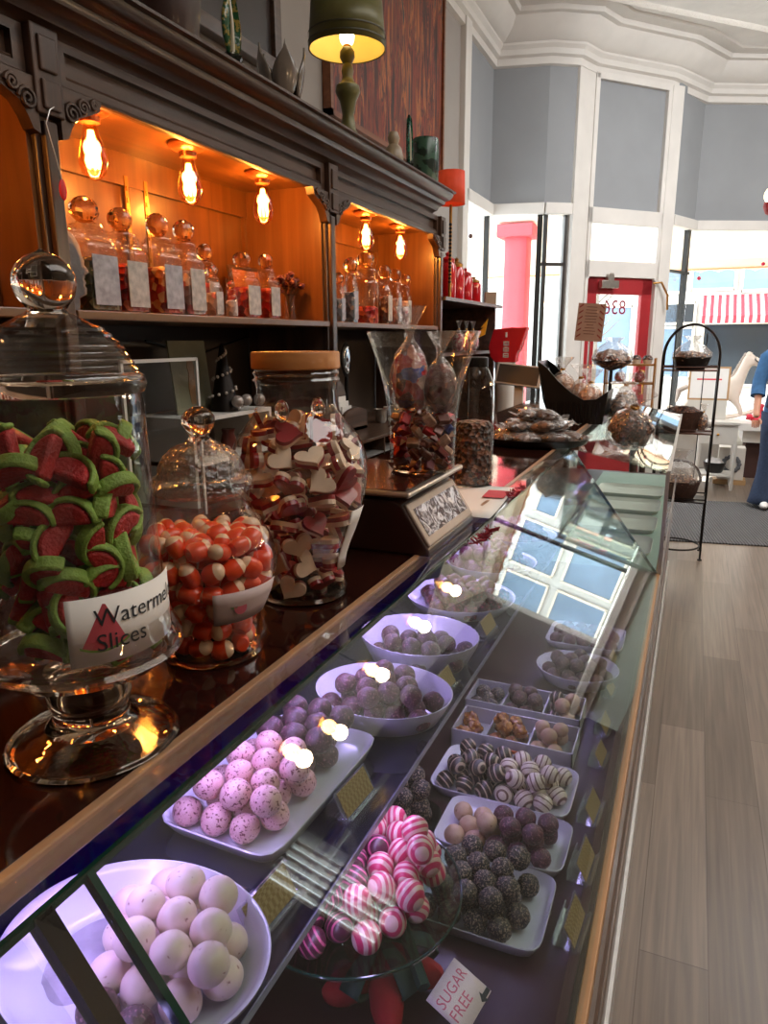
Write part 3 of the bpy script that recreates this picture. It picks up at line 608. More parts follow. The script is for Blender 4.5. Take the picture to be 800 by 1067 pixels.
heap(ZS+.005, (c2.x-.1, c2.x+.1, .862-.08, .862+.08), R1*.93, ell(c2.x, .862, .08, .064), lambda x, y, l: 'plum', 'round plum bowl', 'truffles in the round bowl', 2, 3, ell(c2.x, .86, .062, .05))
bowl(-.388, 1.052, .1, .085, 'deep fluted white oval bowl with brown and dark plum truffles', 1.3, .012)
heap(ZS+.005, (-.48, -.29, .97, 1.12), R1*.92, ell(-.38, 1.045, .08, .06), lambda x, y, l: 'cocoa' if x < -.4 else 'purple', 'fluted oval bowl', 'truffles in the fluted bowl', 2, 4, lambda x, y: y < 1.05 and ell(-.38, 1.04, .07, .05)(x, y))
bowl(-.395, 1.31, .108, .1, 'wide white shelf bowl of dark red candy chunks behind the fluted bowl', .8)
heap(ZS+.005, (-.5, -.29, 1.22, 1.4), .016, ell(-.39, 1.305, .085, .08), lambda x, y, l: 'maroon', 'wide red chunk bowl', 'chunks in the wide bowl', 2, 5, ell(-.38, 1.3, .07, .06))
bowl(-.4, 1.56, .105, .1, 'farther white shelf bowl of dark red candy under the window reflection', .8)
heap(ZS+.005, (-.5, -.3, 1.47, 1.65), .0165, ell(-.4, 1.56, .085, .08), lambda x, y, l: 'maroon' if x > -.41 else 'plum', 'farther red bowl', 'chunks in the farther bowl', 2, 6, ell(-.4, 1.56, .06, .06), rest=True)
bowl(-.4, 1.82, .105, .1, 'farthest white shelf bowl of plum truffles near the seam', .8)
heap(ZS+.005, (-.5, -.3, 1.73, 1.91), .0165, ell(-.4, 1.82, .085, .08), lambda x, y, l: 'plum', 'farthest shelf bowl', 'truffles in the farthest bowl', 2, 7, ell(-.4, 1.82, .06, .06), rest=True)
# glass cake stand with striped truffles
sc_ = PZ(360, 1000, ZB); px_, py_ = -.335, .672
t = thing('cake_stand', 'green-tinged glass cake stand with ribbed foot, heaped with striped truffles', 'cake stand', (px_, py_, ZB+.0008))
zp = .112
B().lathe([(0, zp-.004), (.125, zp), (.135, zp+.005), (.1365, zp+.007), (.135, zp+.001), (.125, zp-.005), (0, zp-.009)], 64).build('plate', thin('green_plate_glass', 'dcecdf', .02, .06), t)
B().lathe([(.03, zp-.01), (.028, .07), (.036, .055), (.048, .05), (.054, .03), (.053, .008), (.05, 0), (0, 0)], 96, flute=.03, fn=32).build('ribbed_foot', thin('ribbed_glass', 'e8e0d4', .05, .12, .95), t)
B().tube([(.1355*math.cos(a*PI/40), .1355*math.sin(a*PI/40), zp+.006) for a in range(80)], .0016, 6, True).build('rim', M['sgreen'], t)
def csk(x, y, l): return 'pinkstripe' if x-px_ > .035 or (y > py_+.045) else 'plumstripe'
heap(ZB+zp-.003, (px_-.12, px_+.12, py_-.12, py_+.12), R1*.97, ell(px_, py_, .108, .108), csk, 'glass cake stand', 'striped truffles on the cake stand', 2, 8, lambda x, y: ell(px_+.015, py_+.015, .09, .085)(x, y))
heap(ZB+zp-.003+R1*3.2, (px_-.02, px_+.1, py_-.03, py_+.09), R1*.97, lambda x, y: ell(px_+.045, py_+.035, .05, .05)(x, y) and x > px_+.052, csk, 'top of glass cake stand', 'striped truffles on the cake stand', 1, 9)
# trays on the bottom board
tray('serving_tray', 'white tray of dark sprinkle-coated truffles, nearest on the bottom board', -.205, .827, .089, .073, ZB, M['china'], 8, 0, TRAY, 'white trays on the bottom board')
heap(ZB+.005, (-.29, -.128, .758, .897), R2, lambda x, y: x < -.135, lambda x, y, l: 'rough', 'nearest bottom tray', 'truffles in the nearest bottom tray', 2, 10, lambda x, y: abs(x+.215) < .055)
tray('serving_tray', 'white tray half dark plum and half cream truffles on the bottom board', -.213, .967, .1, .062, ZB, M['china'], 8, 0, TRAY, 'white trays on the bottom board')
heap(ZB+.005, (-.3, -.122, .91, 1.025), R2, lambda x, y: True, lambda x, y, l: 'cream' if x < -.222 else 'plum', 'second bottom tray', 'truffles in the second bottom tray', 2, 11, lambda x, y: abs(y-.967) < .03 and x > -.24)
tray('serving_dish', 'small dark dish of sprinkle truffles behind the cake stand', -.375, .935, .062, .06, ZB, M['black'], 3, 0, TRAY, None, 'dish')
heap(ZB+.005, (-.43, -.32, .88, .99), R2, ell(-.375, .935, .054, .052), lambda x, y, l: 'rough', 'dark dish', 'truffles in the dark dish', 3, 12)
tray('serving_tray', 'white tray of striped truffles, dark on the left and cream on the right', -.245, 1.106, .12, .073, ZB, M['china'], 8, 0, TRAY, 'white trays on the bottom board')
heap(ZB+.005, (-.356, -.134, 1.04, 1.176), R2, lambda x, y: True, lambda x, y, l: 'darkstripe' if x < -.24 else 'whitestripe', 'striped truffle tray', 'truffles in the striped tray', 2, 13, lambda x, y: abs(y-1.106) < .045 and abs(x+.245) < .09)
def boxtray(label, x0, x1, y0, y1, divs, h=.036):
    t = thing('compartment_tray', label, 'tray', ((x0+x1)/2, (y0+y1)/2, ZB+.0008), 0, 'compartment trays in the case'); cx, cy = (x0+x1)/2, (y0+y1)/2; th = .003
    b = B().box(x0-cx, y0-cy, 0, x1-cx, y1-cy, .004)
    for a in (x0, x1-th): b.box(a-cx, y0-cy, .004, a-cx+th, y1-cy, h)
    for a in (y0, y1-th): b.box(x0-cx, a-cy, .004, x1-cx, a-cy+th, h)
    b.build('tray_body', pbr('frosted_plastic', 'b5b0b2', .3, 0, .05, 20), t, smooth=0)
    for d in divs: B().box(d-cx, y0-cy, .004, d-cx+.003, y1-cy, h-.004).build('divider', pbr('clear_divider', 'b5b0b2', .3, 0, .05), t, smooth=0)
boxtray('nearer compartment tray with amber caramels and cream truffles', -.375, -.143, 1.2, 1.3, [-.31, -.228])
heap(ZB+.005, (-.305, -.233, 1.205, 1.296), .0145, lambda x, y: True, lambda x, y, l: 'amber', 'nearer compartment tray', 'caramels in the compartment tray', 2, 14)
heap(ZB+.005, (-.224, -.148, 1.205, 1.296), .0155, lambda x, y: True, lambda x, y, l: 'cream', 'nearer compartment tray', 'cream truffles in the compartment tray', 2, 15)
heap(ZB+.005, (-.371, -.312, 1.205, 1.296), .0155, lambda x, y: True, lambda x, y, l: 'amber', 'nearer compartment tray, left cell', 'caramels in the left cell', 1, 16)
boxtray('farther compartment tray with dark nuggets and pale truffles', -.385, -.148, 1.325, 1.425, [-.31, -.225])
heap(ZB+.005, (-.22, -.152, 1.33, 1.42), .0155, lambda x, y: True, lambda x, y, l: 'cream' if x > -.19 else 'darkstripe', 'farther compartment tray', 'truffles in the farther compartment tray', 2, 17, rest=True)
heap(ZB+.005, (-.307, -.23, 1.33, 1.42), .0155, lambda x, y: True, lambda x, y, l: 'cocoa', 'farther compartment tray, middle cell', 'truffles in the middle cell', 2, 18, rest=True)
heap(ZB+.005, (-.381, -.313, 1.33, 1.42), .0155, lambda x, y: True, lambda x, y, l: 'rough', 'farther compartment tray, left cell', 'truffles in the left cell', 1, 19, rest=True)
tray('oval_dish', 'white oval dish of cocoa truffles far back on the bottom board', -.19, 1.575, .092, .08, ZB, M['china'], 2, 0, BOWL, None, 'dish')
heap(ZB+.005, (-.27, -.11, 1.5, 1.65), .0158, ell(-.19, 1.575, .075, .064), lambda x, y, l: 'cocoa', 'far oval dish', 'truffles in the far oval dish', 2, 20, ell(-.19, 1.575, .05, .045), rest=True)
tray('serving_tray', 'white tray of plum truffles under the farther shelf bowls', -.2, 1.8, .095, .075, ZB, M['china'], 8, 0, TRAY, 'white trays on the bottom board')
heap(ZB+.005, (-.285, -.115, 1.735, 1.87), .0165, lambda x, y: True, lambda x, y, l: 'plum', 'farthest bottom tray', 'truffles in the farthest bottom tray', 1, 21, rest=True)

b = B(); ms = []
for k, its in REST.items():
    b.cur = len(ms); ms.append(TM[k])
    for me, p, a in its: b.add([v.co for v in me.vertices], [tuple(q.vertices) for q in me.polygons], Matrix.Translation(p) @ Matrix.Rotation(a, 4, 'Z'))
tag(b.build('distant_truffles', ms, smooth=180), 'small heaped truffles in the dishes farthest back in the case', 'truffles', None, 'stuff')

# ---- acrylic price-card holders
card_m = None
def cardmat():
    m, nt, o = new_mat('printed_card'); b = N(nt, 'ShaderNodeBsdfPrincipled'); b.inputs['Roughness'].default_value = .6; tc = N(nt, 'ShaderNodeTexCoord')
    ck = N(nt, 'ShaderNodeTexChecker', i_Scale=300.0); ck.inputs[1].default_value = lin('8e7048'); ck.inputs[2].default_value = lin('a58a62'); nt.links.new(tc.outputs['Object'], ck.inputs[0]); nt.links.new(ck.outputs[0], b.inputs[0]); nt.links.new(b.outputs[0], o.inputs[0]); return m
ch = thing('card_holder', 'x', 'price card holder', (0, 0, 0), 0, 'clear card holders in front of the dishes')
hp = [(-.004, .0), (-.004, .002), (.018, .002), (.004, .034), (.0055, .0345), (.021, .001), (.021, 0)]   # leaning sign: foot tray then sloping face, local x towards the customer
b = B().prism([(-.014, 0), (-.014, .013), (-.0125, .013), (-.0125, .0018), (.0, .0018), (.0, 0)], -.03, .03, 'XZ')
b.prism([(.0, 0), (.0, .002), (.0085, .003), (-.0045, .029), (-.003, .0298), (.011, .0022), (.0175, .008), (.0185, .0065), (.0115, 0)], -.032, .032, 'XZ'); b.build('holder', M['acrylic'], ch, smooth=0)
B().prism([(.0106, .0045), (-.0022, .0285), (-.0016, .0287), (.0112, .0048)], -.028, .028, 'XZ').build('printed_card', cardmat(), ch, smooth=0)
spots = [(297, 960, ZS, 'before the near oval dish', 1.15), (383, 842, ZS, 'before the pink truffle tray', 1.1), (473, 722, ZS, 'before the round plum bowl', 1.05), (517, 660, ZS, 'before the fluted oval bowl', 1.0),
         (594, 970, ZB, 'right of the nearest bottom tray', 1.15), (606, 905, ZB, 'right of the plum and cream tray', 1.15), (614, 848, ZB, 'right of the striped truffle tray', 1.1), (623, 792, ZB, 'right of the nearer compartment tray', 1), (628, 760, ZB, 'right of the farther compartment tray', 1), (634, 722, ZB, 'near the far cocoa dish', .9), (637, 690, ZB, 'beside the far cocoa dish', .9)]
for i, (px, py, z, where, s) in enumerate(spots):
    p = PZ(px, py, z); o = ch if i == 0 else dup(ch); o.location = (p.x-(.02 if z == ZS else 0), p.y, z); o.rotation_euler = (0, 0, rad(-4)); o.scale = (s, s, s); o['label'] = 'clear acrylic card holder '+where
# orange price card, sugar-free card, christmas bow
p = PZ(541, 786, ZB)
t = thing('price_card', 'small orange card between the striped tray and the compartment tray', 'card', (p.x, 1.188, ZB)); B().box(-.016, -.003, 0, .016, .0, .026).build('card', pbr('orange_card', 'c05a2c', .6, 0, .1, 60), t, smooth=0); B().box(-.006, -.0034, .012, .006, -.003, .02).build('white_patch', M['paper'], t, smooth=0)
p = PZ(478, 1041, ZB+.03)
t = thing('sign_card', 'pink and white card reading SUGAR FREE beside the red bow', 'card', (p.x, p.y, ZB+.034))
mm = Matrix.Rotation(rad(80), 4, 'Z') @ Matrix.Rotation(rad(22), 4, 'X')
gr = []
for i in range(9):
    u = -.034+.068*i/8; gr.append([mm @ Vector((u, v_, .004-2.2*u*u*1.0)) for v_ in (-.027, 0, .027)])
B().sheet(gr).build('card', pbr('pale_pink_card', 'e8cdd6', .6, 0, .05, 20), t, solid=.0008)
pk = pbr('pink_lettering', 'd0587a', .6, 0, 0)
for s_, yy in (('SUGAR', .005), ('FREE', -.014)):
    v, f = text_mesh(s_, .0185); B().add([mm @ Vector((q[0]-.03, q[1]+yy, .0046-2.2*(q[0]-.03)**2)) for q in v], f).build('lettering', pk, t, smooth=0)
B().prism([(.012, -.024), (.02, -.016), (.02, -.02), (.032, -.02), (.032, -.0255), (.02, -.0255), (.02, -.03)], .0038, .0042, 'XY', mm).build('arrow', M['ink'], t, smooth=0)
b = PZ(425, 1020, ZB)
t = thing('ribbon_bow', 'red and dark green felt bow lying under the cake stand', 'bow', (b.x-.028, b.y-.022, ZB+.001)); t.scale = (1.35, 1.35, 1.35)
rf = pbr('red_felt', 'a01420', .9, 0, .15, 40, bump=.3); gf = pbr('dark_green_ribbon', '1f3a32', .6, 0, .15, 30)
def loop(a, l, w, h):
    g = []
    for i in range(17):
        u = i/16*PI; rr = l*math.sin(u)*.5+l*.25*(1-math.cos(u))*0+l*.5*(u/PI if u < PI/2 else 1-u/PI); zz = .004+h*(i/16); g.append([(math.cos(a)*rr-math.sin(a)*k*w*(.4+.6*math.sin(u)), math.sin(a)*rr+math.cos(a)*k*w*(.4+.6*math.sin(u)), zz) for k in (-.5, 0, .5)])
    return B().sheet(g)
for a, l in ((.3, .05), (1.3, .045), (2.6, .05), (-1.0, .055), (-2.2, .05)): B().sphere((l*.55*math.cos(a), l*.55*math.sin(a), .02), 1, (1, 1, 1), 18, 12, .12, 1.5, int(l*1000), Matrix.Translation((l*.55*math.cos(a), l*.55*math.sin(a), .018)) @ Matrix.Rotation(a, 4, 'Z') @ Matrix.Diagonal((l*.6, .015, .016, 1)) @ Matrix.Translation((-l*.55*math.cos(a), -l*.55*math.sin(a), -.02))).build('red_loop', rf, t)
for a, l in ((.7, .07), (1.9, .06), (-.5, .06), (-1.8, .06)): loop(a, l, .02, .05).build('green_loop', gf, t, solid=.002, smooth=60)
B().tube([(-.01, .05, .06), (.01, .025, .055), (.035, -.005, .045), (.05, -.022, .04)], .006, 6).build('green_tail', gf, t)

# ================================================================== JARS AND THINGS ON THE COUNTER TOP
def interp(pr, z):
    pr = sorted(pr, key=lambda q: q[1])
    for (r0, z0), (r1, z1) in zip(pr, pr[1:]):
        if z0 <= z <= z1: return r0+(r1-r0)*(z-z0)/max(1e-6, z1-z0)
    return pr[-1][0] if z > pr[-1][1] else pr[0][0]
def jarfill(cx, cy, z0, layers, R, make, word, jar, group, spacing, off, seed=0, top_in=True, rot=.9, dense=False):
    rn = random.Random(seed); ac = math.atan2(-cy, -cx); protos = None
    for li, zz in enumerate(layers, 1):
        rings = [R(zz)-off]
        q = rings[0]-spacing*.9
        while top_in and q > .008 and (li == len(layers) or (dense and len(rings) < 2)): rings.append(q); q -= spacing*.9
        for ri, rr in enumerate(rings):
            n = max(1, int(2*PI*rr/spacing)); ph = rn.uniform(0, 6); L = []
            for i in range(n): L.append((ph+2*PI*i/n))
            fr = sorted([a for a in L if math.cos(a-ac) > .12], key=lambda a: math.sin(a-ac)); bk = [a for a in L if a not in fr]
            for k, a in enumerate(fr+bk):
                loc = (cx+rr*math.cos(a)+rn.uniform(-.002, .002), cy+rr*math.sin(a)+rn.uniform(-.002, .002), z0+zz+rn.uniform(-.003, .003))
                if ri: lab = '%s in layer %d, inner ring %d, %s from left, %s' % (word, li, ri, ORD[min(k+1, 15)], jar)
                elif k < len(fr): lab = '%s, %s from left in layer %d up, %s' % (word, ORD[k+1], li, jar)
                else: lab = '%s at the back of layer %d, %s' % (word, li, jar)
                make(loc, (rn.uniform(-rot, rot), rn.uniform(-rot, rot), a+rn.uniform(-.7, .7)), lab, group, rn)
def maker(proto):
    st = {'n': 0}
    def f(loc, rot, lab, group, rn):
        o = proto if st['n'] == 0 else dup(proto); st['n'] += 1
        o.location = loc; o.rotation_euler = rot; o['label'] = lab; o['group'] = group; k = rn.uniform(.9, 1.05); o.scale = (k, k, k)
    return f
def curved(b, R, a0, a1, z0, z1, n=24, dr=.0):
    g = [[((R+dr)*math.cos(a0+(a1-a0)*i/n), (R+dr)*math.sin(a0+(a1-a0)*i/n), z) for z in (z0, z1)] for i in range(n+1)]; return b.sheet(g)
def ctext(s, size, R, a_start, z):
    v, f = text_mesh(s, size); return B().add([((R)*math.cos(a_start+q[0]/R), R*math.sin(a_start+q[0]/R), z+q[1]) for q in v], f)
# ---- footed jar of watermelon slices
p = PZ(99, 769, ZD); jx, jy = p.x, p.y; ac = math.atan2(-jy, -jx)
t = thing('candy_jar', 'large footed glass jar of red and green watermelon gummies, nearest on the counter', 'candy jar', (jx, jy, ZD))
P_ = lambda pts: prof(jx, jy, ZD, pts)
foot = P_([(773, 150), (771, 168), (768, 167), (761, 124), (753, 92), (745, 76), (738, 74), (730, 82), (720, 84), (711, 78), (703, 66), (697, 84)])
zfoot = foot[0][1]
fz = [(r_, max(.0004, z_-zfoot)) for r_, z_ in foot]
B().lathe([(0, 0)]+fz[:4]+[(fz[4][0], fz[4][1])], 72).build('foot', M['jarglass'], t)
B().lathe([(fz[0][0], .0004), (fz[1][0]+.001, fz[1][1]+.001), (fz[2][0]-.002, fz[2][1]+.002), (fz[2][0]-.005, fz[2][1]-.001)], 72).build('foot_rim', M['sglass'], t)
B().lathe([(0, fz[4][1]-.003), (fz[4][0], fz[4][1]-.001)]+fz[5:]+[(0, fz[-1][1])], 64).build('stem', M['sglass'], t)
body = P_([(697, 60), (690, 165), (678, 196), (668, 198), (655, 186), (640, 176), (620, 172), (560, 170), (500, 170), (430, 171), (414, 168)])
bz = lambda z: z-zfoot
body = [(r_, bz(z_)) for r_, z_ in body]
B().lathe([(0, body[0][1])]+body, 72).build('body', M['jarglass'], t)
bR = interp(body, body[-4][1])
B().lathe([(interp(body, body[2][1])-.004, body[2][1]-.003), (body[2][0]+.001, body[2][1]), (body[2][0]-.003, body[2][1]+.004)], 72).build('base_rim', M['sglass'], t)
lid = [(r_, bz(z_)) for r_, z_ in P_([(416, 168), (414, 176), (405, 182), (397, 178), (393, 168), (390, 169), (386, 160), (383, 161), (379, 152), (376, 153), (372, 145), (369, 146), (365, 135), (362, 136), (357, 123), (354, 123), (350, 108), (347, 107), (343, 86), (337, 66), (331, 46)])]
ld = B().lathe(lid, 72).build('lid', M['jarglass'], t)
B().lathe([(lid[0][0]-.006, lid[0][1]), (lid[1][0], lid[1][1]), (lid[2][0], lid[2][1]), (lid[3][0], lid[3][1]), (lid[3][0]-.008, lid[3][1]-.002)], 72).build('lid_rim', M['sglass'], ld)
kn = [(r_, bz(z_)) for r_, z_ in P_([(333, 44), (328, 38), (323, 44), (315, 56), (303, 63), (292, 62), (281, 51), (273, 34), (268, 12)])]
B().lathe([(0, kn[0][1])]+kn+[(0, kn[-1][1]+.003)], 48).build('knob', M['sglass'], ld)
WR = pbr('red_gummy', 'a81f22', .5, 0, .3, 40, bump=.35, bscale=320, sub=.15); WG = pbr('green_gummy', '7ea044', .55, 0, .2, 40, bump=.35, bscale=320, sub=.15)
sl_ = thing('gummy_slice', 'x', 'gummy candy', (0, 0, 0), 0, 'w'); Rr, th = .0195, .0066
pts = [(Rr*.98*math.cos(PI*i/14), Rr*.98*math.sin(PI*i/14)) for i in range(15)]
B().prism(pts, -th, th, 'YZ').build('flesh', WR, sl_, bevel=.003, smooth=60)
b = B(); n = 14; q = [((Rr)*math.cos(PI*i/n), (Rr)*math.sin(PI*i/n)) for i in range(n+1)]+[((Rr+.0052)*math.cos(PI*i/n), (Rr+.0052)*math.sin(PI*i/n)) for i in range(n, -1, -1)]
vs_ = [( -th, u, v_) for u, v_ in q]+[(th, u, v_) for u, v_ in q]; m_ = n+1; fs_ = []
for i in range(n):
    a, c, d, e = i, i+1, 2*m_-2-i, 2*m_-1-i; o_ = 2*m_; fs_ += [(a, c, d, e), (a+o_, e+o_, d+o_, c+o_), (a, a+o_, c+o_, c), (e, d, d+o_, e+o_)]
fs_ += [(0, 2*m_-1, 4*m_-1, 2*m_), (n, n+2*m_, n+1+2*m_, n+1)]
b.add(vs_, fs_).build('rind', WG, sl_, bevel=.0025, smooth=60)
z0b = body[1][1]; ztop = bz(ZA(jx, jy, 462)-ZD); nl = 10
lay = [z0b+.022+(ztop-z0b-.03)*i/(nl-1) for i in range(nl)]
def mk_w(loc, rot, lab, grp, rn, f=maker(sl_)): f(loc, (rot[0], rot[1]*.5, rot[2]), lab, grp, rn)
jarfill(jx, jy, ZD, lay, lambda z: min(interp(body, z), body[-4][0]), mk_w, 'watermelon gummy slice', 'footed jar', 'watermelon slices in the footed jar', .030, .026, 3, True, 1.9, True)
lz0, lz1 = bz(ZA(jx, jy, 664)-ZD), bz(ZA(jx, jy, 601)-ZD); bR = interp(body, (lz0+lz1)/2)+.001
a0 = ac+rad(-9)
lb = curved(B(), bR, a0, ac+rad(80), lz0, lz1).build('label', M['paper'], t, solid=.0006)
ctext('Watermelon', .0205, bR+.0011, a0+.27, lz0+(lz1-lz0)*.57).build('lettering', M['ink'], lb, smooth=0)
ctext('Slices', .0205, bR+.0011, a0+.27, lz0+(lz1-lz0)*.2).build('lettering', M['ink'], lb, smooth=0)
hL = lz1-lz0
def strip(nm, mat, u0, u1, lo, hi, dr, n=16):
    g = []
    for i in range(n+1):
        u = u0+(u1-u0)*i/n; g.append([((bR+dr)*math.cos(a0+u/bR), (bR+dr)*math.sin(a0+u/bR), lz0+z) for z in (lo(u), hi(u))])
    B().sheet(g).build(nm, mat, lb, smooth=0)
base_ = lambda u: .0125+14*(u-.026)**2
strip('printed_slice', pbr('printed_red', 'b84a54', .7, 0, .1), .010, .046, base_, lambda u: max(base_(u)+.0003, hL*.93-abs(u-.029)*(hL*.93-.016)/(.019 if u < .029 else .017)), .0005)
strip('printed_rind', pbr('printed_green', '6a8a3a', .7, 0, .1), .008, .048, lambda u: base_(u)-.0022, base_, .0005)

# ---- low jar of orange candies
p = PZ(222, 676, ZD); jx, jy = p.x, p.y; ac = math.atan2(-jy, -jx)
t = thing('candy_jar', 'low round glass jar of orange and white candies with a domed textured lid', 'candy jar', (jx, jy, ZD))
z00 = prof(jx, jy, ZD, [(684, 100)])[0][1]
P_ = lambda pts: [(r_, z_-z00) for r_, z_ in prof(jx, jy, ZD, pts)]
body = P_([(684, 84), (680, 102), (672, 98), (660, 98), (645, 104), (632, 118), (615, 134), (597, 143), (582, 142), (566, 132), (552, 116), (540, 100), (530, 94), (520, 96)])
B().lathe([(0, 0)]+body, 64).build('body', M['jarglass'], t); 
B().lathe([(body[0][0]-.004, .0), (body[1][0], .0015), (body[1][0]-.002, .005), (body[1][0]-.006, .005)], 64).build('base_rim', M['sglass'], t)
lid = P_([(521, 98), (517, 105), (509, 105), (505, 100), (503, 90), (494, 88), (483, 76), (475, 58), (470, 32), (466, 24)])
M['dimple'] = thin('dimpled_glass', 'f6efe4', .06, .12, .9, wrinkle=.8, wscale=140)
ld = B().lathe(lid, 64).build('lid', M['dimple'], t)
kn = P_([(468, 24), (463, 20), (458, 26), (450, 34), (443, 34), (437, 24), (433, 8)]); B().lathe([(0, kn[0][1])]+kn+[(0, kn[-1][1])], 40).build('knob', M['sglass'], ld)
CO = pbr('orange_candy', 'e2481c', .35, 0, .15, 40, coat=.3, sub=.15); CW = pbr('white_candy', 'e8c8a8', .4, 0, .08, 30, coat=.2)
cd = thing('candy_corn', 'x', 'candy', (0, 0, 0), 0, 'c')
B().lathe([(0, -.012), (.009, -.0115), (.0125, -.007), (.013, .001), (.0115, .008), (.0, .008)], 20, sx=1, sy=.82).build('orange_end', CO, cd)
B().lathe([(0, .0075), (.0116, .0078), (.0095, .0115), (.006, .0145), (0, .0155)], 20, sx=1, sy=.82).build('white_tip', CW, cd)
zt = ZA(jx, jy, 566)-ZD-z00
lay = [.017+(zt-.02)*i/5 for i in range(6)]
jarfill(jx, jy, ZD, lay, lambda z: interp(body, z), maker(cd), 'orange and white candy', 'low round jar', 'orange candies in the low jar', .0235, .016, 5, True, 1.6)
bR = interp(body, .035)+.002
za, zb_ = ZA(jx, jy, 640)-ZD-z00, ZA(jx, jy, 606)-ZD-z00
g = []
for i in range(17):
    a = ac+rad(2)+rad(66)*i/16; g.append([((interp(body, z)+.0015)*math.cos(a), (interp(body, z)+.0015)*math.sin(a), z) for z in (za, za+(zb_-za)*.33, za+(zb_-za)*.66, zb_)])
lb = B().sheet(g).build('label', pbr('pale_label', 'c9b6b4', .7, 0, .06), t, solid=.0005)
bm_ = interp(body, (za+zb_)/2)+.0026
wv = lambda c, r_: [( (bm_)*math.cos(ac+rad(26)+(c[0]+r_*math.cos(k*PI/6))/bm_), bm_*math.sin(ac+rad(26)+(c[0]+r_*math.cos(k*PI/6))/bm_), (za+zb_)/2+c[1]+r_*math.sin(k*PI/6)) for k in range(12)]
B().add(wv((0, 0), .008), [tuple(range(12))]).build('printed_candy', pbr('printed_berry', 'a84a54', .7, 0, 0), lb, smooth=0); B().add(wv((-.008, .004), .005), [tuple(range(12))]).build('printed_leaf', pbr('printed_leaf_green', '4e6a44', .7, 0, 0), lb, smooth=0)

# ---- big jar of heart gummies with a wooden lid
p = PZ(316, 617, ZD); jx, jy = p.x, p.y; ac = math.atan2(-jy, -jx)
t = thing('candy_jar', 'tall bulbous glass jar of red and white hearts with a flat wooden lid', 'candy jar', (jx, jy, ZD))
z00 = prof(jx, jy, ZD, [(622, 80)])[0][1]; P_ = lambda pts: [(r_, z_-z00) for r_, z_ in prof(jx, jy, ZD, pts)]
body = P_([(622, 78), (618, 90), (610, 94), (600, 88), (588, 86), (570, 98), (550, 116), (530, 130), (510, 140), (492, 143), (475, 139), (460, 126), (447, 106), (436, 90), (428, 84), (412, 83), (404, 85), (401, 90), (398, 85), (394, 90), (391, 85), (388, 84)])
B().lathe([(0, .002)]+body, 72).build('body', M['jarglass'], t)
B().lathe([(0, 0), (body[0][0], 0), (body[1][0], .003), (body[1][0]-.004, .008), (0, .006)], 64).build('base', M['sglass'], t)
ld = P_([(390, 90), (389, 92), (374, 92), (372, 90)]); B().lathe([(0, ld[0][1])]+ld+[(0, ld[-1][1])], 64).build('lid', wood('bamboo_lid', 'a8662e', 'c98a4a', .5, 'X', 1.2), t, bevel=.001)
for a, zz in ((ac-.35, 430), (ac+.5, 428)):
    zz = ZA(jx, jy, zz)-ZD-z00; rr = interp(body, zz)+.001
    B().sphere((rr*math.cos(a), rr*math.sin(a), zz), .012, (.8, .8, 1.25), 14, 10).build('glass_boss', M['sglass'], t)
HR = pbr('red_heart_gummy', '8e1820', .35, 0, .2, 40, coat=.3, sub=.15); HW = pbr('white_heart_gummy', 'e4cfb8', .5, 0, .1, 30)
ht = thing('gummy_heart', 'x', 'gummy candy', (0, 0, 0), 0, 'h')
hp_ = [(.0185*math.sin(a)**3*1.15, .00128*(13*math.cos(a)-5*math.cos(2*a)-2*math.cos(3*a)-math.cos(4*a))) for a in [2*PI*i/28 for i in range(28)]]
B().prism(hp_, 0, .0065, 'YZ').build('red_face', HR, ht, bevel=.002, smooth=60); B().prism(hp_, -.0065, 0, 'YZ').build('white_back', HW, ht, bevel=.002, smooth=60)
zt = ZA(jx, jy, 448)-ZD-z00
lay = [.024+(zt-.03)*i/7 for i in range(8)]
def mk_h(loc, rot, lab, grp, rn, f=maker(ht)): f(loc, (rot[0], rot[1], rot[2]+(PI if rn.random() < .45 else 0)), lab, grp, rn)
jarfill(jx, jy, ZD, lay, lambda z: interp(body, z), mk_h, 'red and white gummy heart', 'wooden-lidded jar', 'gummy hearts in the big jar', .040, .021, 9, True, 1.5)
za, zb_ = ZA(jx, jy, 592)-ZD-z00, ZA(jx, jy, 530)-ZD-z00
g = []
for i in range(9):
    a = ac+rad(50)+rad(28)*i/8; g.append([((interp(body, z)+.0015)*math.cos(a), (interp(body, z)+.0015)*math.sin(a), z) for z in [za+(zb_-za)*k/5 for k in range(6)]])
B().sheet(g).build('label', M['paper'], t, solid=.0005)

# ---- counter scale
t = thing('counter_scale', 'dark red-brown counter scale with a steel platform and slanted price display', 'scale', (-.55, 1.225, ZD))
sx0 = .55
b = B().prism([(-.385+sx0, 0), (-.388+sx0, .012), (-.437+sx0, .088), (-.455+sx0, .094), (-.66+sx0, .094), (-.70+sx0, .02), (-.70+sx0, 0)], -.135, .135, 'XZ'); b.build('housing', pbr('dark_maroon_housing', '2c1512', .3, 0, .15, 10, coat=.3), t, bevel=.004, smooth=0)
dl = Vector((.049, 0, -.076)).normalized(); dn = Vector((.076, 0, .049)).normalized()
mm = Matrix(((dl.x, 0, dn.x, -.4125+sx0), (0, 1, 0, 0), (dl.z, 0, dn.z, .05), (0, 0, 0, 1)))
dp = B().box(-.042, -.128, -.002, .042, .128, .005, mm).build('display_panel', pbr('beige_bezel', 'a8988a', .4, .2, .08, 20), t, bevel=.003, smooth=0)
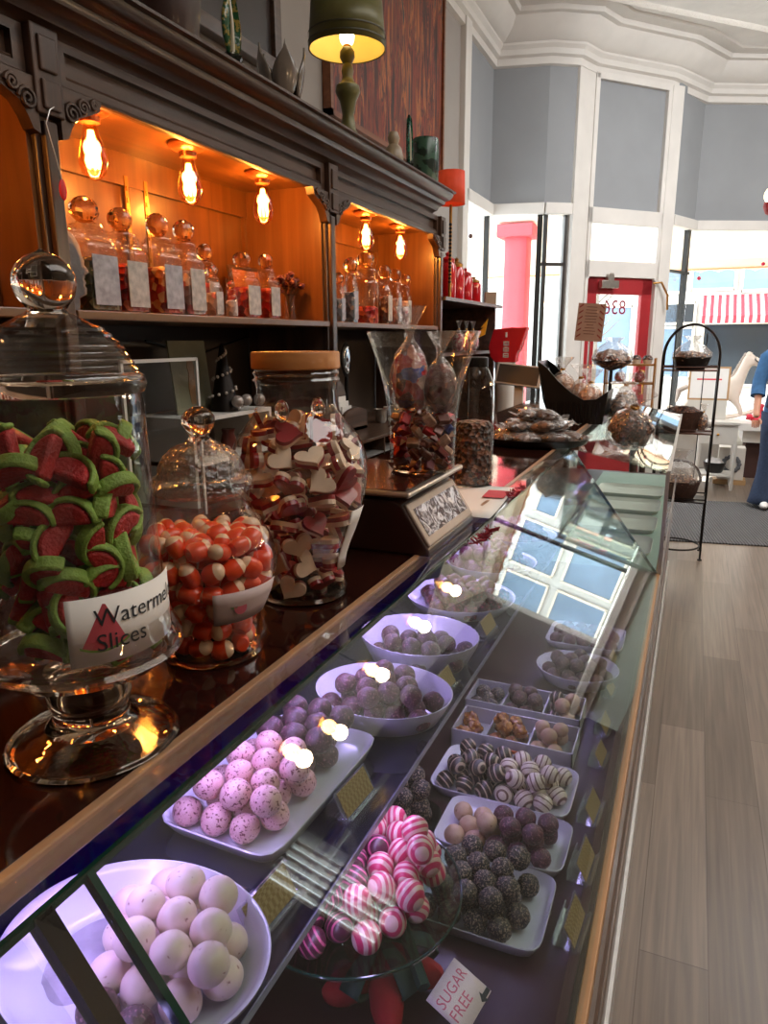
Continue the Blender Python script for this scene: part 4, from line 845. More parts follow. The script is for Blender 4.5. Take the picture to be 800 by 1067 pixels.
def lcd():
    m, nt, o = new_mat('foil_backed_lcd'); b = N(nt, 'ShaderNodeBsdfPrincipled'); b.inputs['Roughness'].default_value = .25; b.inputs['Metallic'].default_value = .5; tc = N(nt, 'ShaderNodeTexCoord')
    nz = N(nt, 'ShaderNodeTexNoise', i_Scale=30.0, i_Detail=4.0, i_Distortion=3.0); r = ramp(nt, [(.42, '3a1a18'), (.5, '8a8488'), (.6, 'd8d6da')]); nt.links.new(tc.outputs['Object'], nz.inputs[0]); nt.links.new(nz.outputs[0], r.inputs[0]); nt.links.new(r.outputs[0], b.inputs[0])
    bp = N(nt, 'ShaderNodeBump', i_Strength=.6, i_Distance=.01); nt.links.new(nz.outputs[0], bp.inputs['Height']); nt.links.new(bp.outputs[0], b.inputs['Normal']); nt.links.new(b.outputs[0], o.inputs[0]); return m
B().box(-.028, -.112, .0045, .026, .112, .0062, mm).build('display_window', lcd(), dp, smooth=0)
B().box(-.66+sx0, -.09, .094, -.48+sx0, .09, .103).build('platform_post', M['black'], t, smooth=0)
b = B().box(-.71+sx0, -.155, .103, -.415+sx0, .15, .113); b.build('platform', M['steel'], t, bevel=.004, smooth=0)
B().box(-.70+sx0, -.145, .1135, -.425+sx0, .14, .1142).build('platform_mat', pbr('dark_glossy_pan', '3a1f18', .08, .3, .1), t, smooth=0)
zpl = ZD+.1143
# ---- flared vase of candy bags on the scale
p = PZ(440, 489, zpl); vx, vy = p.x, p.y
t = thing('flared_vase', 'flared clear glass vase of wrapped candies standing on the scale', 'vase', (vx, vy, zpl))
vz0 = prof(vx, vy, zpl, [(491, 60)])[0][1]; P_ = lambda pts: [(r_, z_-vz0) for r_, z_ in prof(vx, vy, zpl, pts)]
vb = P_([(491, 60), (487, 66), (470, 68), (445, 70), (420, 76), (400, 84), (380, 96), (364, 107), (348, 119)])
B().lathe([(0, 0)]+vb+[(vb[-1][0]-.002, vb[-1][1]+.001), (vb[-2][0]-.003, vb[-2][1])], 64).build('body', M['jarglass'], t)
B().lathe([(0, .001), (vb[0][0], .001), (vb[1][0]-.001, .006), (0, .006)], 48).build('base', M['sglass'], t)
wc = [pbr('wrapper_'+n, c, .3, .2, .3, 90) for n, c in (('red', 'a01c22'), ('blue', '283a78'), ('brown', '5a2c22'), ('cream', 'b89a86'), ('wine', '5e1626'))]
def candymix(name, cols, sc=90, rough=.35):
    m, nt, o = new_mat(name); b = N(nt, 'ShaderNodeBsdfPrincipled'); b.inputs['Roughness'].default_value = rough; tc = N(nt, 'ShaderNodeTexCoord'); vo = N(nt, 'ShaderNodeTexVoronoi', i_Scale=float(sc)); nt.links.new(tc.outputs['Object'], vo.inputs['Vector'])
    sp = N(nt, 'ShaderNodeSeparateColor'); nt.links.new(vo.outputs['Color'], sp.inputs[0]); r = ramp(nt, [((i+.5)/len(cols), c) for i, c in enumerate(cols)]); r.color_ramp.interpolation = 'CONSTANT'; nt.links.new(sp.outputs[0], r.inputs[0]); nt.links.new(r.outputs[0], b.inputs[0])
    bp = N(nt, 'ShaderNodeBump', i_Strength=.8, i_Distance=.01); nt.links.new(vo.outputs['Distance'], bp.inputs['Height']); nt.links.new(bp.outputs[0], b.inputs['Normal']); nt.links.new(b.outputs[0], o.inputs[0]); return m
M['mix'] = candymix('mixed_wrapped_candy', ['b0222a', '2e3e90', 'c08068', '5a2420', 'd8b8a8', 'c42a2c'], 55)
M['tan'] = candymix('brown_brittle', ['4a2c20', '7a4e38', '9a7658', '3a2018', 'b09078'], 70)
M['peach'] = candymix('peach_cookies', ['c89a78', 'b5805c', 'd8b498', 'a87050'], 60)
M['choc'] = candymix('chocolate_bites', ['2a1610', '4e2c1e', '6e4430', '20100c', '8a6450'], 95)
M['pinkmix'] = candymix('pink_sweets', ['d86a80', 'e8b0b8', 'c83a50', 'f0d8d4'], 70)
def gift_bag(name, label, loc, w, h, content, cat='candy bag', group=None, rz=0, seed=0, tie=M['gold'], flare=1.0, tilt=(0, 0)):
    """clear bag: lumpy filling below, gathered neck, flared top"""
    t = thing(name, label, cat, loc, rz, group); t.rotation_euler = (tilt[0], tilt[1], rz)
    B().sphere((0, 0, h*.30), w*.46, (1, .9, h*.30/(w*.46)), 20, 14, .25, 2.2, seed).build('filling', content, t, smooth=80)
    pr = [(0, 0), (w*.36, .001), (w*.5, h*.12), (w*.5, h*.35), (w*.36, h*.55), (w*.12, h*.68), (w*.08, h*.72), (w*.16*flare, h*.82), (w*.34*flare, h*.95), (w*.4*flare, h)]
    b = B().lathe(pr, 36, sy=.9, flute=.07, fn=7); rn = random.Random(seed)
    b.v = [(x*(1+.08*noise.noise(Vector((x*40, y*40, z*40+seed)))), y*(1+.08*noise.noise(Vector((x*40+9, y*40, z*40+seed)))), z) for x, y, z in b.v]
    b.build('cellophane', M['cello'], t, smooth=60)
    if tie: B().lathe([(w*.085, h*.69), (w*.1, h*.7), (w*.1, h*.73), (w*.085, h*.74)], 16).build('tie', tie, t)
    return t
gift_bag('candy_bag', 'cellophane bag of mixed wrapped candies, left of two standing in the vase', (vx-.022, vy-.012, zpl+.115), .075, .19, M['mix'], group='bags in the flared vase', seed=1, tie=None)
gift_bag('candy_bag', 'cellophane bag of dark red candies, right of two standing in the vase', (vx+.033, vy+.004, zpl+.11), .066, .15, candymix('wine_candy', ['5a1620', '8a3a34', '3a1014', 'a86a58'], 60), group='bags in the flared vase', seed=2, tie=None)
wp = B().box(-.012, -.009, -.006, .012, .009, .006).add([(-.024, -.009, 0), (-.012, 0, .003), (-.024, .009, .001)], [(0, 1, 2)]).add([(.024, -.009, 0), (.012, 0, .003), (.024, .009, .001)], [(0, 1, 2)])
wmeshes = [wp.build('wrapped_candy', m, bevel=.002) for m in wc]
rn = random.Random(4); cnt = 0
acv = math.atan2(-vy, -vx)
for li in range(5):
    zz = .016+li*.021; rr = interp(vb, zz)-.018; n = max(4, int(2*PI*rr/.028))
    L = [rn.uniform(0, .6)+2*PI*i/n for i in range(n)]; fr = sorted([a for a in L if math.cos(a-acv) > .1], key=lambda a: math.sin(a-acv))
    for a in L:
        o = wmeshes[cnt] if cnt < 5 else dup(wmeshes[rn.randrange(5)]); cnt += 1
        o.location = (vx+rr*math.cos(a), vy+rr*math.sin(a), zpl+zz); o.rotation_euler = (rn.uniform(-.9, .9), rn.uniform(-.9, .9), rn.uniform(0, 6))
        tag(o, ('wrapped candy, %s from left in layer %d up, flared vase' % (ORD[fr.index(a)+1], li+1)) if a in fr else 'wrapped candy at the back of layer %d in the flared vase' % (li+1), 'wrapped candy', 'loose wrapped candies in the vase')
# ---- tall jar behind the scale
p = PZ(492, 506, ZD); jx, jy = p.x, p.y
t = thing('candy_jar', 'tall narrow clear jar half full of brown bites with a black cap, behind the scale', 'candy jar', (jx, jy, ZD))
z00 = prof(jx, jy, ZD, [(507, 38)])[0][1]; P_ = lambda pts: [(r_, z_-z00) for r_, z_ in prof(jx, jy, ZD, pts)]
tb = P_([(507, 38), (502, 42), (480, 42), (440, 42), (410, 42), (398, 39), (388, 30), (382, 25)])
B().lathe([(0, 0)]+tb, 40).build('body', M['jarglass'], t); B().lathe([(0, 0), (tb[0][0], 0), (tb[1][0]-.002, .006), (0, .008)], 40).build('base', M['sglass'], t)
c = P_([(383, 27), (374, 27), (373, 24)]); B().lathe([(0, c[0][1])]+c+[(0, c[-1][1])], 32).build('cap', M['black'], t)
zt = ZA(jx, jy, 440)-ZD-z00
b = B().lathe([(0, .009), (tb[2][0]-.006, .009), (tb[2][0]-.004, .02), (tb[2][0]-.004, zt-.01), (tb[2][0]-.012, zt), (0, zt+.006)], 40)
for _ in range(70):
    a = rn.uniform(0, 6.28); zz = rn.uniform(.015, zt-.012); b.sphere(((tb[2][0]-.009)*math.cos(a), (tb[2][0]-.009)*math.sin(a), zz), .0075, (1, 1, .8), 8, 6)
o = b.build('brown_bites', M['choc'], loc=(jx, jy, ZD)); tag(o, 'mass of small brown bites filling the tall narrow jar', 'candy', None, 'stuff')
# white papers and red tinsel on the counter, imitated bulb reflection
p = PZ(508, 524, ZD)
t = thing('paper_sheet', 'sunlit white paper sheet on the counter beyond the scale', 'paper', (p.x-.05, p.y, ZD), rad(4)); g = [[(x, y, .001+.004*math.sin(y*9+x*4)**2) for y in (-.16, -.08, 0, .08, .16)] for x in (-.1, -.05, 0, .05, .085)]
B().sheet(g).build('sheet', M['paper'], t, solid=.0006); B().box(.03, .03, .0055, .08, .11, .0062).build('red_print', pbr('pink_red_print', 'c8505a', .7, 0, 0), t, smooth=0)
def tinsel(px, py, n, ln, label):
    p = PZ(px, py, ZD); b = B(); rn = random.Random(px)
    for i in range(n):
        u = rn.uniform(-ln, ln); a, e = rn.uniform(0, 6.28), rn.uniform(0, .012); b.tube([(rn.uniform(-.01, .01), u, .002+rn.uniform(0, .006)), (.014*math.cos(a), u+.012*math.sin(a), .004+e)], .0012, 4)
    tag(b.build('tinsel_garland', pbr('red_tinsel', '8e0f1e', .3, .4, .3, 90), loc=(p.x, p.y, ZD)), label, 'garland')
tinsel(505, 562, 70, .06, 'tuft of red tinsel at the counter edge beside the scale'); tinsel(538, 515, 60, .06, 'tuft of red tinsel at the counter edge by the white paper')
t = thing('reflection_glass', 'amber glass with an added glow imitating bulb reflection behind the scale', 'glow stand-in', (-.62, 1.25, zpl))
B().lathe([(0, 0), (.024, 0), (.028, .05), (.026, .05), (.022, .004), (0, .004)], 28).build('glass', thin('amber_glass', 'f0b060', .05, .08), t); B().lathe([(0, .004), (.02, .004), (.02, .035), (0, .035)], 24).build('candle', pbr('pale_reflection_core', 'e0b8a0', .6, 0, .05, sub=.2), t); B().lathe([(0, .036), (.003, .04), (.0025, .048), (0, .054)], 10).build('reflected_glow', emis('bulb_reflection_glow', 'ffb050', 14), t)  # glowing piece stands in for the bulbs' reflection by the scale
# ---- oval tray of wrapped bags
p = PZ(556, 461, ZD+.004); ox, oy = p.x, p.y; hw = 55/ppm(p)
t = thing('oval_tray', 'wide black oval tray piled with clear-wrapped candy bars', 'tray', (ox, oy, ZD)); B().lathe([(0, .003), (.85, .003), (.95, .014), (1.0, .028), (1.02, .028), (.97, .008), (.88, 0), (0, 0)], 64, sx=hw, sy=hw*.85).build('dish', M['black'], t)
rn = random.Random(11); k = 0
wcm = [M['tan'], candymix('nut_bar', ['5a3a2c', '8a6450', 'c0a48c', '3a241a'], 45), candymix('dark_bar', ['3a2018', '5a3426', '80543e'], 45)]
def candybar(loc, rot, l, w, mat, label, seed):
    t = thing('wrapped_bar', label, 'candy bar', loc, 0, 'wrapped bars on the oval tray'); t.rotation_euler = rot
    b = B().sphere((0, 0, 0), 1, (l*.42, w*.45, w*.3), 16, 10, .2, 2.5, seed); b.build('bar', mat, t, smooth=70)
    g = B().sphere((0, 0, 0), 1, (l*.46, w*.52, w*.36), 20, 12, .3, 3.5, seed+5); 
    for s in (-1, 1): g.sheet([[(s*l*(.40+.14*i), w*.45*(.5+.35*i)*(j-1.5)/1.5, .008*math.sin(j*2.1+i)) for j in range(4)] for i in range(3)])
    g.build('wrapper', M['cello'], t, smooth=60)
for lv, n in ((0, 8), (1, 6), (2, 3)):
    for i in range(n):
        a = 2*PI*i/n+lv; rr = (hw*.62, hw*.42, hw*.18)[lv]
        k += 1; candybar((ox+rr*math.cos(a), oy+rr*.85*math.sin(a), ZD+.03+lv*.036), (rn.uniform(-.25, .25), rn.uniform(-.2, .2), rn.uniform(0, 3.1)), .12, .056, wcm[k % 3], 'clear-wrapped candy bar, %s counterclockwise in the %s layer of the oval tray' % (ORD[i+1], ('bottom', 'middle', 'top')[lv]), k)

# ================================================================== JARS ON THE LIT SHELF
SZ = 1.6228
cards = [pbr('shelf_label_'+str(i), c, .5, 0, .3, 45) for i, c in enumerate(('b8aea4', 'aaa6aa', 'c0b6a8'))]
fills = {n: candymix('fill_'+n, c, 45) for n, c in {'green': ['4a5436', '6e7450', '343a28', '8a8a68'], 'red': ['a01a1e', 'c03428', '6e1216', 'd06a48'], 'mixed': ['b0302a', 'c8783a', 'd8a870', '7a2020'], 'pale': ['b8a8a8', 'd8ccc8', '9a8a90', 'c87a80'], 'brown': ['4a2a1c', '6e4430', '34190f', '8a6450'], 'blue': ['8a9aa8', 'b8c0c8', '5a6a7a', 'c8b0a0']}.items()}
M['tealglass'] = thin('shelf_jar_glass', 'f6f3ec', .04, .09, .9, wrinkle=.25, wscale=30)
def shelf_jar(px, yb, w, yt, fill, lab, kind='square', fx=-1.43, fl=.75, card=True, z=SZ):
    p = PX(px, yb, fx); cx, cy = fx-.05, p.y; pp = ppm((cx, cy, z)); d = w/pp*.80; z0 = z
    ht = (ZA(cx, cy, yt)-z0); hb = ht*.63
    t = thing('shelf_jar', lab, 'candy jar', (cx, cy, z0), 0, 'glass jars on the lit shelves')
    pw = 9 if kind == 'square' else 2; r = d/2
    pr = [(r*.96, 0), (r, .006), (r, hb*.88), (r*.94, hb*.96), (r*.74, hb), (r*.72, ht*.70), (r*.78, ht*.715)]
    B().lathe([(0, 0)]+pr, 48, power=pw if kind == 'square' else 2).build('body', M['tealglass'], t, smooth=50)
    l = B().lathe([(r*.80, ht*.717), (r*.83, ht*.735), (r*.78, ht*.755), (r*.5, ht*.775), (r*.36, ht*.79)], 32).build('lid', M['tealglass'], t)
    B().sphere((0, 0, ht*.885), ht*.115, (max(1, r*.68/(ht*.115)), max(1, r*.68/(ht*.115)), 1), 14, 9).build('knob', M['sglass'], l, smooth=18)
    if fill:
        b = B().lathe([(0, .006), (r*.9, .007), (r*.92, .02), (r*.92, hb*fl*.92), (r*.7, hb*fl), (0, hb*fl*1.03)], 40, power=pw); b.v = [(x*(1+.05*noise.noise(Vector((x*60, y*60, z_*60)))), y*(1+.05*noise.noise(Vector((x*60, y*60, z_*60+5)))), z_) for x, y, z_ in b.v]
        o = b.build('candy_fill', fills[fill], loc=(cx, cy, z0)); tag(o, 'candy heaped inside the '+lab, 'candy', None, 'stuff')
    if card: B().box(r*1.0, -r*.8, hb*.1, r*1.0+.002, r*.8, hb*.78).build('label', cards[int(px) % 3], t, smooth=0)
    return t
ll = ['square glass jar of green sweets, first right of the carved left post', 'second square glass jar from the left, red and pink sweets', 'third square glass jar from the left, red and amber sweets', 'fourth square glass jar from the left with a pale label']
for (px, yb, w, yt, fi), lab in zip([(112, 318, 54, 204, 'green'), (147, 321, 45, 216, 'red'), (184, 323, 42, 222, 'mixed'), (210, 325, 36, 229, 'pale')], ll): shelf_jar(px, yb, w, yt, fi, lab)
shelf_jar(229, 322, 24, 254, 'red', 'small round glass jar between the fourth square jar and the framed print', 'round', -1.5)
shelf_jar(237, 327, 18, 276, 'pale', 'short white-labelled jar before the small round one', 'square', -1.41)
shelf_jar(255, 327, 16, 292, 'pale', 'tiny faceted glass jar in the middle of the left niche', 'round', -1.41, card=False)
shelf_jar(267, 328, 34, 262, 'red', 'square glass jar of bright red sweets beside the dried flowers', 'square')
shelf_jar(291, 329, 26, 264, 'red', 'square glass jar of dark red sweets next to the dried flowers', 'square')
for i, (px, w, yt, fi, k, fx) in enumerate([(352, 14, 276, 'pale', 'square', -1.43), (364, 13, 284, 'blue', 'square', -1.41), (376, 15, 268, 'blue', 'square', -1.44), (391, 34, 262, 'red', 'round', -1.5), (410, 16, 276, 'brown', 'round', -1.43), (421, 13, 280, 'pale', 'square', -1.43), (431, 13, 286, 'pale', 'square', -1.42)]):
    shelf_jar(px, 332, w, yt, fi, ['narrow white-labelled jar, first right of the middle post', 'second narrow jar from the middle post with pale blue label', 'third narrow jar from the middle post, taller, blue label', 'wide domed glass jar with a little red candy in the right niche', 'round glass jar of brown sweets right of the wide domed jar', 'narrow white-labelled jar, second from the right in the right niche', 'last narrow white-labelled jar at the right of the right niche'][i], k, fx, .4 if px == 391 else .75, px not in (391,))
shelf_jar(2, 310, 40, 214, 'brown', 'glass jar cut by the left picture edge in the left niche', 'round', -1.5, .6, False)
# stone face bust, red tag, dried flowers, leaning frame, wood board, amber figurine
STONE = pbr('grey_stone', '6e6a68', .8, 0, .25, 20, bump=.4, bscale=50)
p = PX(72, 300, -1.42)
t = thing('stone_bust', 'grey carved stone face in profile beside the first post', 'bust', (-1.44, p.y, SZ))
k = 1/ppm((-1.44, p.y, SZ))
pf = [(0, 0), (.03, 0), (.034, .03), (.05, .04), (.052, .055), (.046, .06), (.052, .067), (.046, .075), (.05, .085), (.066, .092), (.062, .1), (.05, .118), (.052, .128), (.045, .14), (.04, .165), (.025, .185), (0, .2), (-.03, .19), (-.045, .15), (-.04, .08), (-.03, .03), (-.035, 0)]
b = B(); rows = []
for w_, s_ in ((-.04, .55), (-.032, .86), (-.015, .97), (0, 1), (.015, .97), (.032, .86), (.04, .55)): rows.append([(w_*(1.0 if z > .03 else .7), y*s_, z*(.5+.5*s_) if z > .1 else z) for y, z in pf+[pf[0]]])
b.sheet(rows); n_ = len(pf); 
b.add([r_ for r_ in rows[0][:-1]], [tuple(range(n_))]); b.add([r_ for r_ in rows[-1][:-1]], [tuple(range(n_))[::-1]]); b.build('face', STONE, t, smooth=70)
for s in (-1, 1): B().sphere((s*.026, .034, .123), .0065, (1, .7, .6), 10, 6).build('eye', pbr('stone_eye', '5a5654', .8, 0, .1), t)
p = PX(65, 198, -1.335)
t = thing('hanging_tag', 'red oval tag hanging on a thin wire from the first post', 'tag', (-1.333, p.y, p.z)); B().sphere((0, 0, 0), 1, (.004, .011, .022), 20, 12).build('tag', pbr('bright_red_tag', 'd81418', .5, 0, .05), t)
B().tube([(0, 0, .02), (0, -.012, .07), (-.003, -.025, .13), (-.004, -.01, .16), (-.006, .005, .17)], .0012, 5).build('wire', M['silver'], t)
p = PX(311, 329, -1.5)
t = thing('flower_vase', 'glass vase of dried dark red flowers at the end of the left niche', 'flowers', (-1.5, p.y-.065, SZ))
B().lathe([(0, 0), (.03, 0), (.026, .03), (.02, .07), (.026, .1), (.024, .1), (.018, .07), (.0, .01)], 24).build('vase', M['tealglass'], t)
b = B(); fl_ = B(); rn = random.Random(3)
for i in range(34):
    a = rn.uniform(0, 6.28); rr = rn.uniform(.0, .055); h = rn.uniform(.11, .18); b.tube([(0, 0, .02), (rr*.3*math.cos(a), rr*.3*math.sin(a), .09), (rr*math.cos(a), rr*math.sin(a), h)], .0012, 4); fl_.sphere((rr*math.cos(a), rr*math.sin(a), h), rn.uniform(.008, .016), (1, 1, .8), 8, 6, .5, 3, i)
b.build('stems', pbr('dry_stem', '5a4630', .9, 0, .1), t); fl_.build('blooms', speck('dried_bloom', '5e2a2c', '9a6a50', 90, .55, .9, .5), t)
A_ = PX(258, 290, -1.72)
t = thing('framed_print', 'orange print in a thin dark frame leaning behind the niche jars', 'picture', (-1.66, A_.y, SZ+.002)); mm = Matrix.Rotation(rad(-8), 4, 'Y')
B().box(-.006, -.18, 0, .006, .18, .21, mm).build('frame', M['wood'], t, smooth=0); B().box(.006, -.165, .015, .008, .165, .195, mm).build('print', pbr('orange_print', 'b8703a', .7, 0, .15, 6), t, smooth=0)
p = PX(418, 333, -1.6)
t = thing('figurine', 'amber glass figurine bottle under the fifth bulb', 'figurine', (-1.62, p.y, SZ)); B().lathe([(0, 0), (.035, 0), (.04, .03), (.032, .1), (.02, .13), (.03, .17), (.02, .21), (.014, .24), (.02, .255), (.016, .28), (0, .285)], 28).build('bottle', pbr('amber_ceramic', 'c07a2c', .25, 0, .1, coat=.4), t)
p = PX(445, 334, -1.66)
t = thing('cutting_board', 'arched wooden board leaning at the back of the right niche', 'board', (-1.65, p.y, SZ+.002)); mm = Matrix.Rotation(rad(-7), 4, 'Y')
B().prism([(-.09, 0), (.09, 0), (.09, .16), (.07, .2), (.03, .215), (.03, .25), (.015, .265), (-.015, .265), (-.03, .25), (-.03, .215), (-.07, .2), (-.09, .16)], -.008, .008, 'YZ', mm).build('board', wood('board_wood', '5a3018', '7a4624', .5, 'Z'), t, bevel=.003, smooth=0)

# ---- red jars on the end shelf, bags under it
RJ = thin('red_jar_glass', 'd83030', .04, .1); rf2 = candymix('red_candy_fill', ['b01018', 'd02a20', '8a0a12', 'e04a30'], 60)
for i, (px, yt) in enumerate([(466, 262), (475, 268), (484, 279), (493, 288)]):
    p = PX(px, 303, -1.5); z = 1.786; cy_ = p.y; ht = max(.1, ZA(-1.5, cy_, yt)-z)
    t = thing('red_canister', 'red glass candy canister, %s from the left on the end shelf' % ORD[i+1], 'canister', (-1.5, cy_, z), 0, 'red canisters on the end shelf')
    B().lathe([(0, 0), (.05, 0), (.054, .01), (.054, ht*.7), (.04, ht*.78), (0, ht*.78)], 28).build('body', pbr('red_glazed_glass', 'c01018', .12, 0, .1, coat=.6), t); B().lathe([(0, ht*.781), (.044, ht*.781), (.044, ht*.84), (.03, ht*.88), (.012, ht*.9), (.016, ht*.96), (0, ht)], 24).build('lid', M['gold'] if i % 2 else pbr('red_lid', 'b01018', .3, 0, .1), t)
p = PX(503, 306, -1.45)
t = thing('small_box', 'small tan box at the very end of the end shelf', 'box', (-1.4, 5.22, 1.786), .4); B().box(-.04, -.03, 0, .04, .03, .09).build('box', pbr('tan_card', 'b09a80', .7, 0, .1), t, bevel=.002, smooth=0)
for i, px in enumerate((472, 480, 487)):
    p = PX(px, 345, -1.5); gift_bag('candy_bag', 'slim bag of red and white sweets, %s from the left under the end shelf' % ORD[i+1], (-1.46, p.y, 1.471), .085, .2, M['pinkmix'], group='slim bags under the end shelf', seed=30+i, flare=.6)
t = thing('bead_string', 'dark bead string hanging at the end of the cabinet cornice', 'beads', (-1.3, 3.97, 2.16)); b = B()
for i in range(16): b.sphere((0, 0, -.02*i), .009, (1, 1, 1), 8, 6)
b.build('beads', M['blackm'], t)

# ================================================================== BACK COUNTER, IN THE SHADE
BC = .9858
p = PX(180, 470, -1.5)
t = thing('glass_stand', 'clear panel in a thin white frame standing on the back counter', 'display panel', (-1.46, p.y, BC))
a_, c_ = PX(150, 373, -1.46), PX(204, 373, -1.46); y0_, y1_ = a_.y-p.y, c_.y-p.y; zt = (ZA(-1.46, c_.y, 373)-BC)
for (ya, za, yb2, zb2) in ((y0_-.1, 0, y0_-.09, zt), (y1_-.006, 0, y1_+.004, zt), (y0_-.1, zt-.008, y1_, zt+.002)): B().box(-.004, ya, za, .004, yb2, zb2).build('frame', M['white'], t, smooth=0)
B().box(-.001, y0_-.09, .01, .001, y1_-.004, zt-.008).build('panel', M['glass'], t, smooth=0)
p = PX(207, 398, -1.6); z_ = BC
t = thing('print_card', 'tall pale card showing a small tan figure, on the white shelf', 'card', (-1.62, p.y, 1.30)); mm = Matrix.Rotation(rad(-6), 4, 'Y')
B().box(-.003, -.1, 0, .003, .1, .25, mm).build('card', pbr('faded_green_card', '7a7a64', .7, 0, .2, 8), t, smooth=0)
B().prism([(-.02, .03), (.02, .03), (.024, .09), (.014, .14), (.02, .16), (.012, .185), (-.012, .185), (-.02, .16), (-.014, .14), (-.024, .09)], .0032, .0046, 'YZ', mm).build('printed_figure', pbr('tan_print', '8a6a48', .7, 0, .1), t, smooth=0)
t = thing('wall_shelf', 'small white-edged open shelf unit on the back counter', 'shelf', (-1.62, p.y+.03, BC))
for z in (.0, .15, .3): B().box(-.13, -.22, z, .13, .26, z+.014).build('board', M['white'] if z else M['wood'], t, smooth=0)
for y in (-.22, .246): B().box(-.13, y, .014, .13, y+.014, .3).build('side', M['white'], t, smooth=0)
for i, (dy, h, c) in enumerate(((-.12, .07, '6a5a50'), (-.02, .05, '8a8078'), (.1, .08, '5a2a22'), (.2, .05, '8a7a6a'))):
    t2 = thing('ornament_jar', 'small dim ornament jar, %s from the left in the white shelf unit' % ORD[i+1], 'ornament', (-1.58, p.y+.03+dy, BC+.164), 0, 'ornaments in the white shelf'); B().lathe([(0, 0), (.024, 0), (.03, h*.4), (.022, h*.8), (.026, h), (0, h)], 20).build('body', pbr('ornament_'+str(i), c, .3, 0, .2, 20, coat=.3), t2)
q = PX(236, 412, -1.55)
t = thing('beaded_cone', 'slim beaded cone tree edged with pearls on the white shelf', 'ornament', (-1.56, q.y, 1.301)); B().lathe([(0, 0), (.055, 0), (.052, .01), (.008, .23), (0, .24)], 24).build('cone', M['blackm'], t)
b = B()
for i in range(40): a = i*.55; h = i/40; rr = .056*(1-h)+.006; b.sphere((rr*math.cos(a), rr*math.sin(a), .01+.225*h), .006, (1, 1, 1), 8, 6)
b.build('pearls', pbr('pearl', 'c0b4a8', .25, .1, .1, coat=.3), t)
for i, (dx, dy) in enumerate(((.07, -.02), (.06, .05), (.09, .09))): tag(B().sphere((0, 0, .022), .022, n=16, m=12).build('bauble', pbr('pearl_bauble', 'a89c94', .2, .2, .1, coat=.4), loc=(-1.56+dx, q.y+dy, 1.315)), 'pale round bauble, %s of three at the foot of the beaded cone' % ORD[i+1], 'bauble', 'baubles by the beaded cone')
# arched letter box, mirror, papers, cubby
p = PX(362, 441, -1.5)
t = thing('letter_box', 'dark wooden arched letter holder on the back counter', 'letter holder', (-1.5, p.y, 1.13))
ar = [(-.13, 0), (.13, 0), (.13, .14)]+[(.13*math.cos(a*PI/12), .14+.1*math.sin(a*PI/12)) for a in range(1, 12)]+[(-.13, .14)]
B().prism(ar, -.09, -.07, 'YZ').build('back', M['wood'], t, smooth=0); B().prism([(y*.98, z*.45) for y, z in ar], .03, .045, 'YZ').build('front', M['wood'], t, smooth=0); B().box(-.09, -.13, 0, .045, .13, .015).build('floor_board', M['wood'], t, smooth=0)
for i in range(3): tag(B().box(-.003, -.05, 0, .003, .05, .1+.02*i).build('envelope', M['paper'], smooth=0, loc=(-1.49-.025*i, p.y-.03+.02*i, 1.146)), 'white envelope, %s from the front in the letter holder' % ORD[i+1], 'envelope', 'envelopes in the letter holder')
p = PX(370, 375, -1.55)
t = thing('hand_mirror', 'oval silver mirror in a black frame standing behind the letter holder', 'mirror', (-1.6, p.y, 1.13)); zz = p.z-1.13
B().sphere((0, 0, zz), 1, (.012, .055, .085), 28, 16).build('frame', M['black'], t); B().sphere((.008, 0, zz), 1, (.006, .043, .07), 28, 16).build('mirror_glass', pbr('mirror', 'c8ccd0', .06, 1, 0), t); B().lathe([(0, 0), (.05, 0), (.045, .01), (.012, .02), (.01, zz-.08), (0, zz-.08)], 20).build('stand', M['black'], t)
b = B().box(-1.78, 2.75, 1.118, -1.3, 3.95, 1.13)
t = thing('pigeonhole_unit', 'low dark pigeonhole unit with pale edged cubbies on the back counter', 'shelf unit', (-1.515, 3.34, BC))
B().box(-.24, -.6, .13, .24, .6, .143).build('top', M['wood'], t, bevel=.002, smooth=0)
for i in range(6): B().box(-.24, -.6+.24*i-.006 if i else -.6, 0, .24, -.6+.24*i+.006, .13).build('divider', M['wood'], t, smooth=0)
B().box(-.24, -.6, .062, .238, .6, .07).build('middle_board', M['silver'], t, smooth=0)
for i, (px, py, c) in enumerate(((388, 420, 'a8a4a0'), (398, 425, 'b8aca0'), (405, 418, '9a9490'))):
    p = PX(px, py+16, -1.5); t2 = thing('silver_cup', 'small silver cup, %s from the left on the pigeonhole unit' % ORD[i+1], 'cup', (-1.48, p.y+.06, 1.13), 0, 'silver cups'); B().lathe([(0, 0), (.025, 0), (.03, .01), (.036, .07), (.034, .07), (.026, .012), (0, .012)], 20).build('cup', M['steel'], t2)
p = PX(168, 338, -1.76)
tag(B().tube([(-1.75, p.y-.1, 1.55), (-1.75, p.y+.2, 1.5), (-1.75, p.y+.5, 1.56), (-1.75, p.y+.75, 1.59)], .004, 6).build('power_cord', M['black']), 'thin black cord looping along the panel under the lit shelf', 'cord')

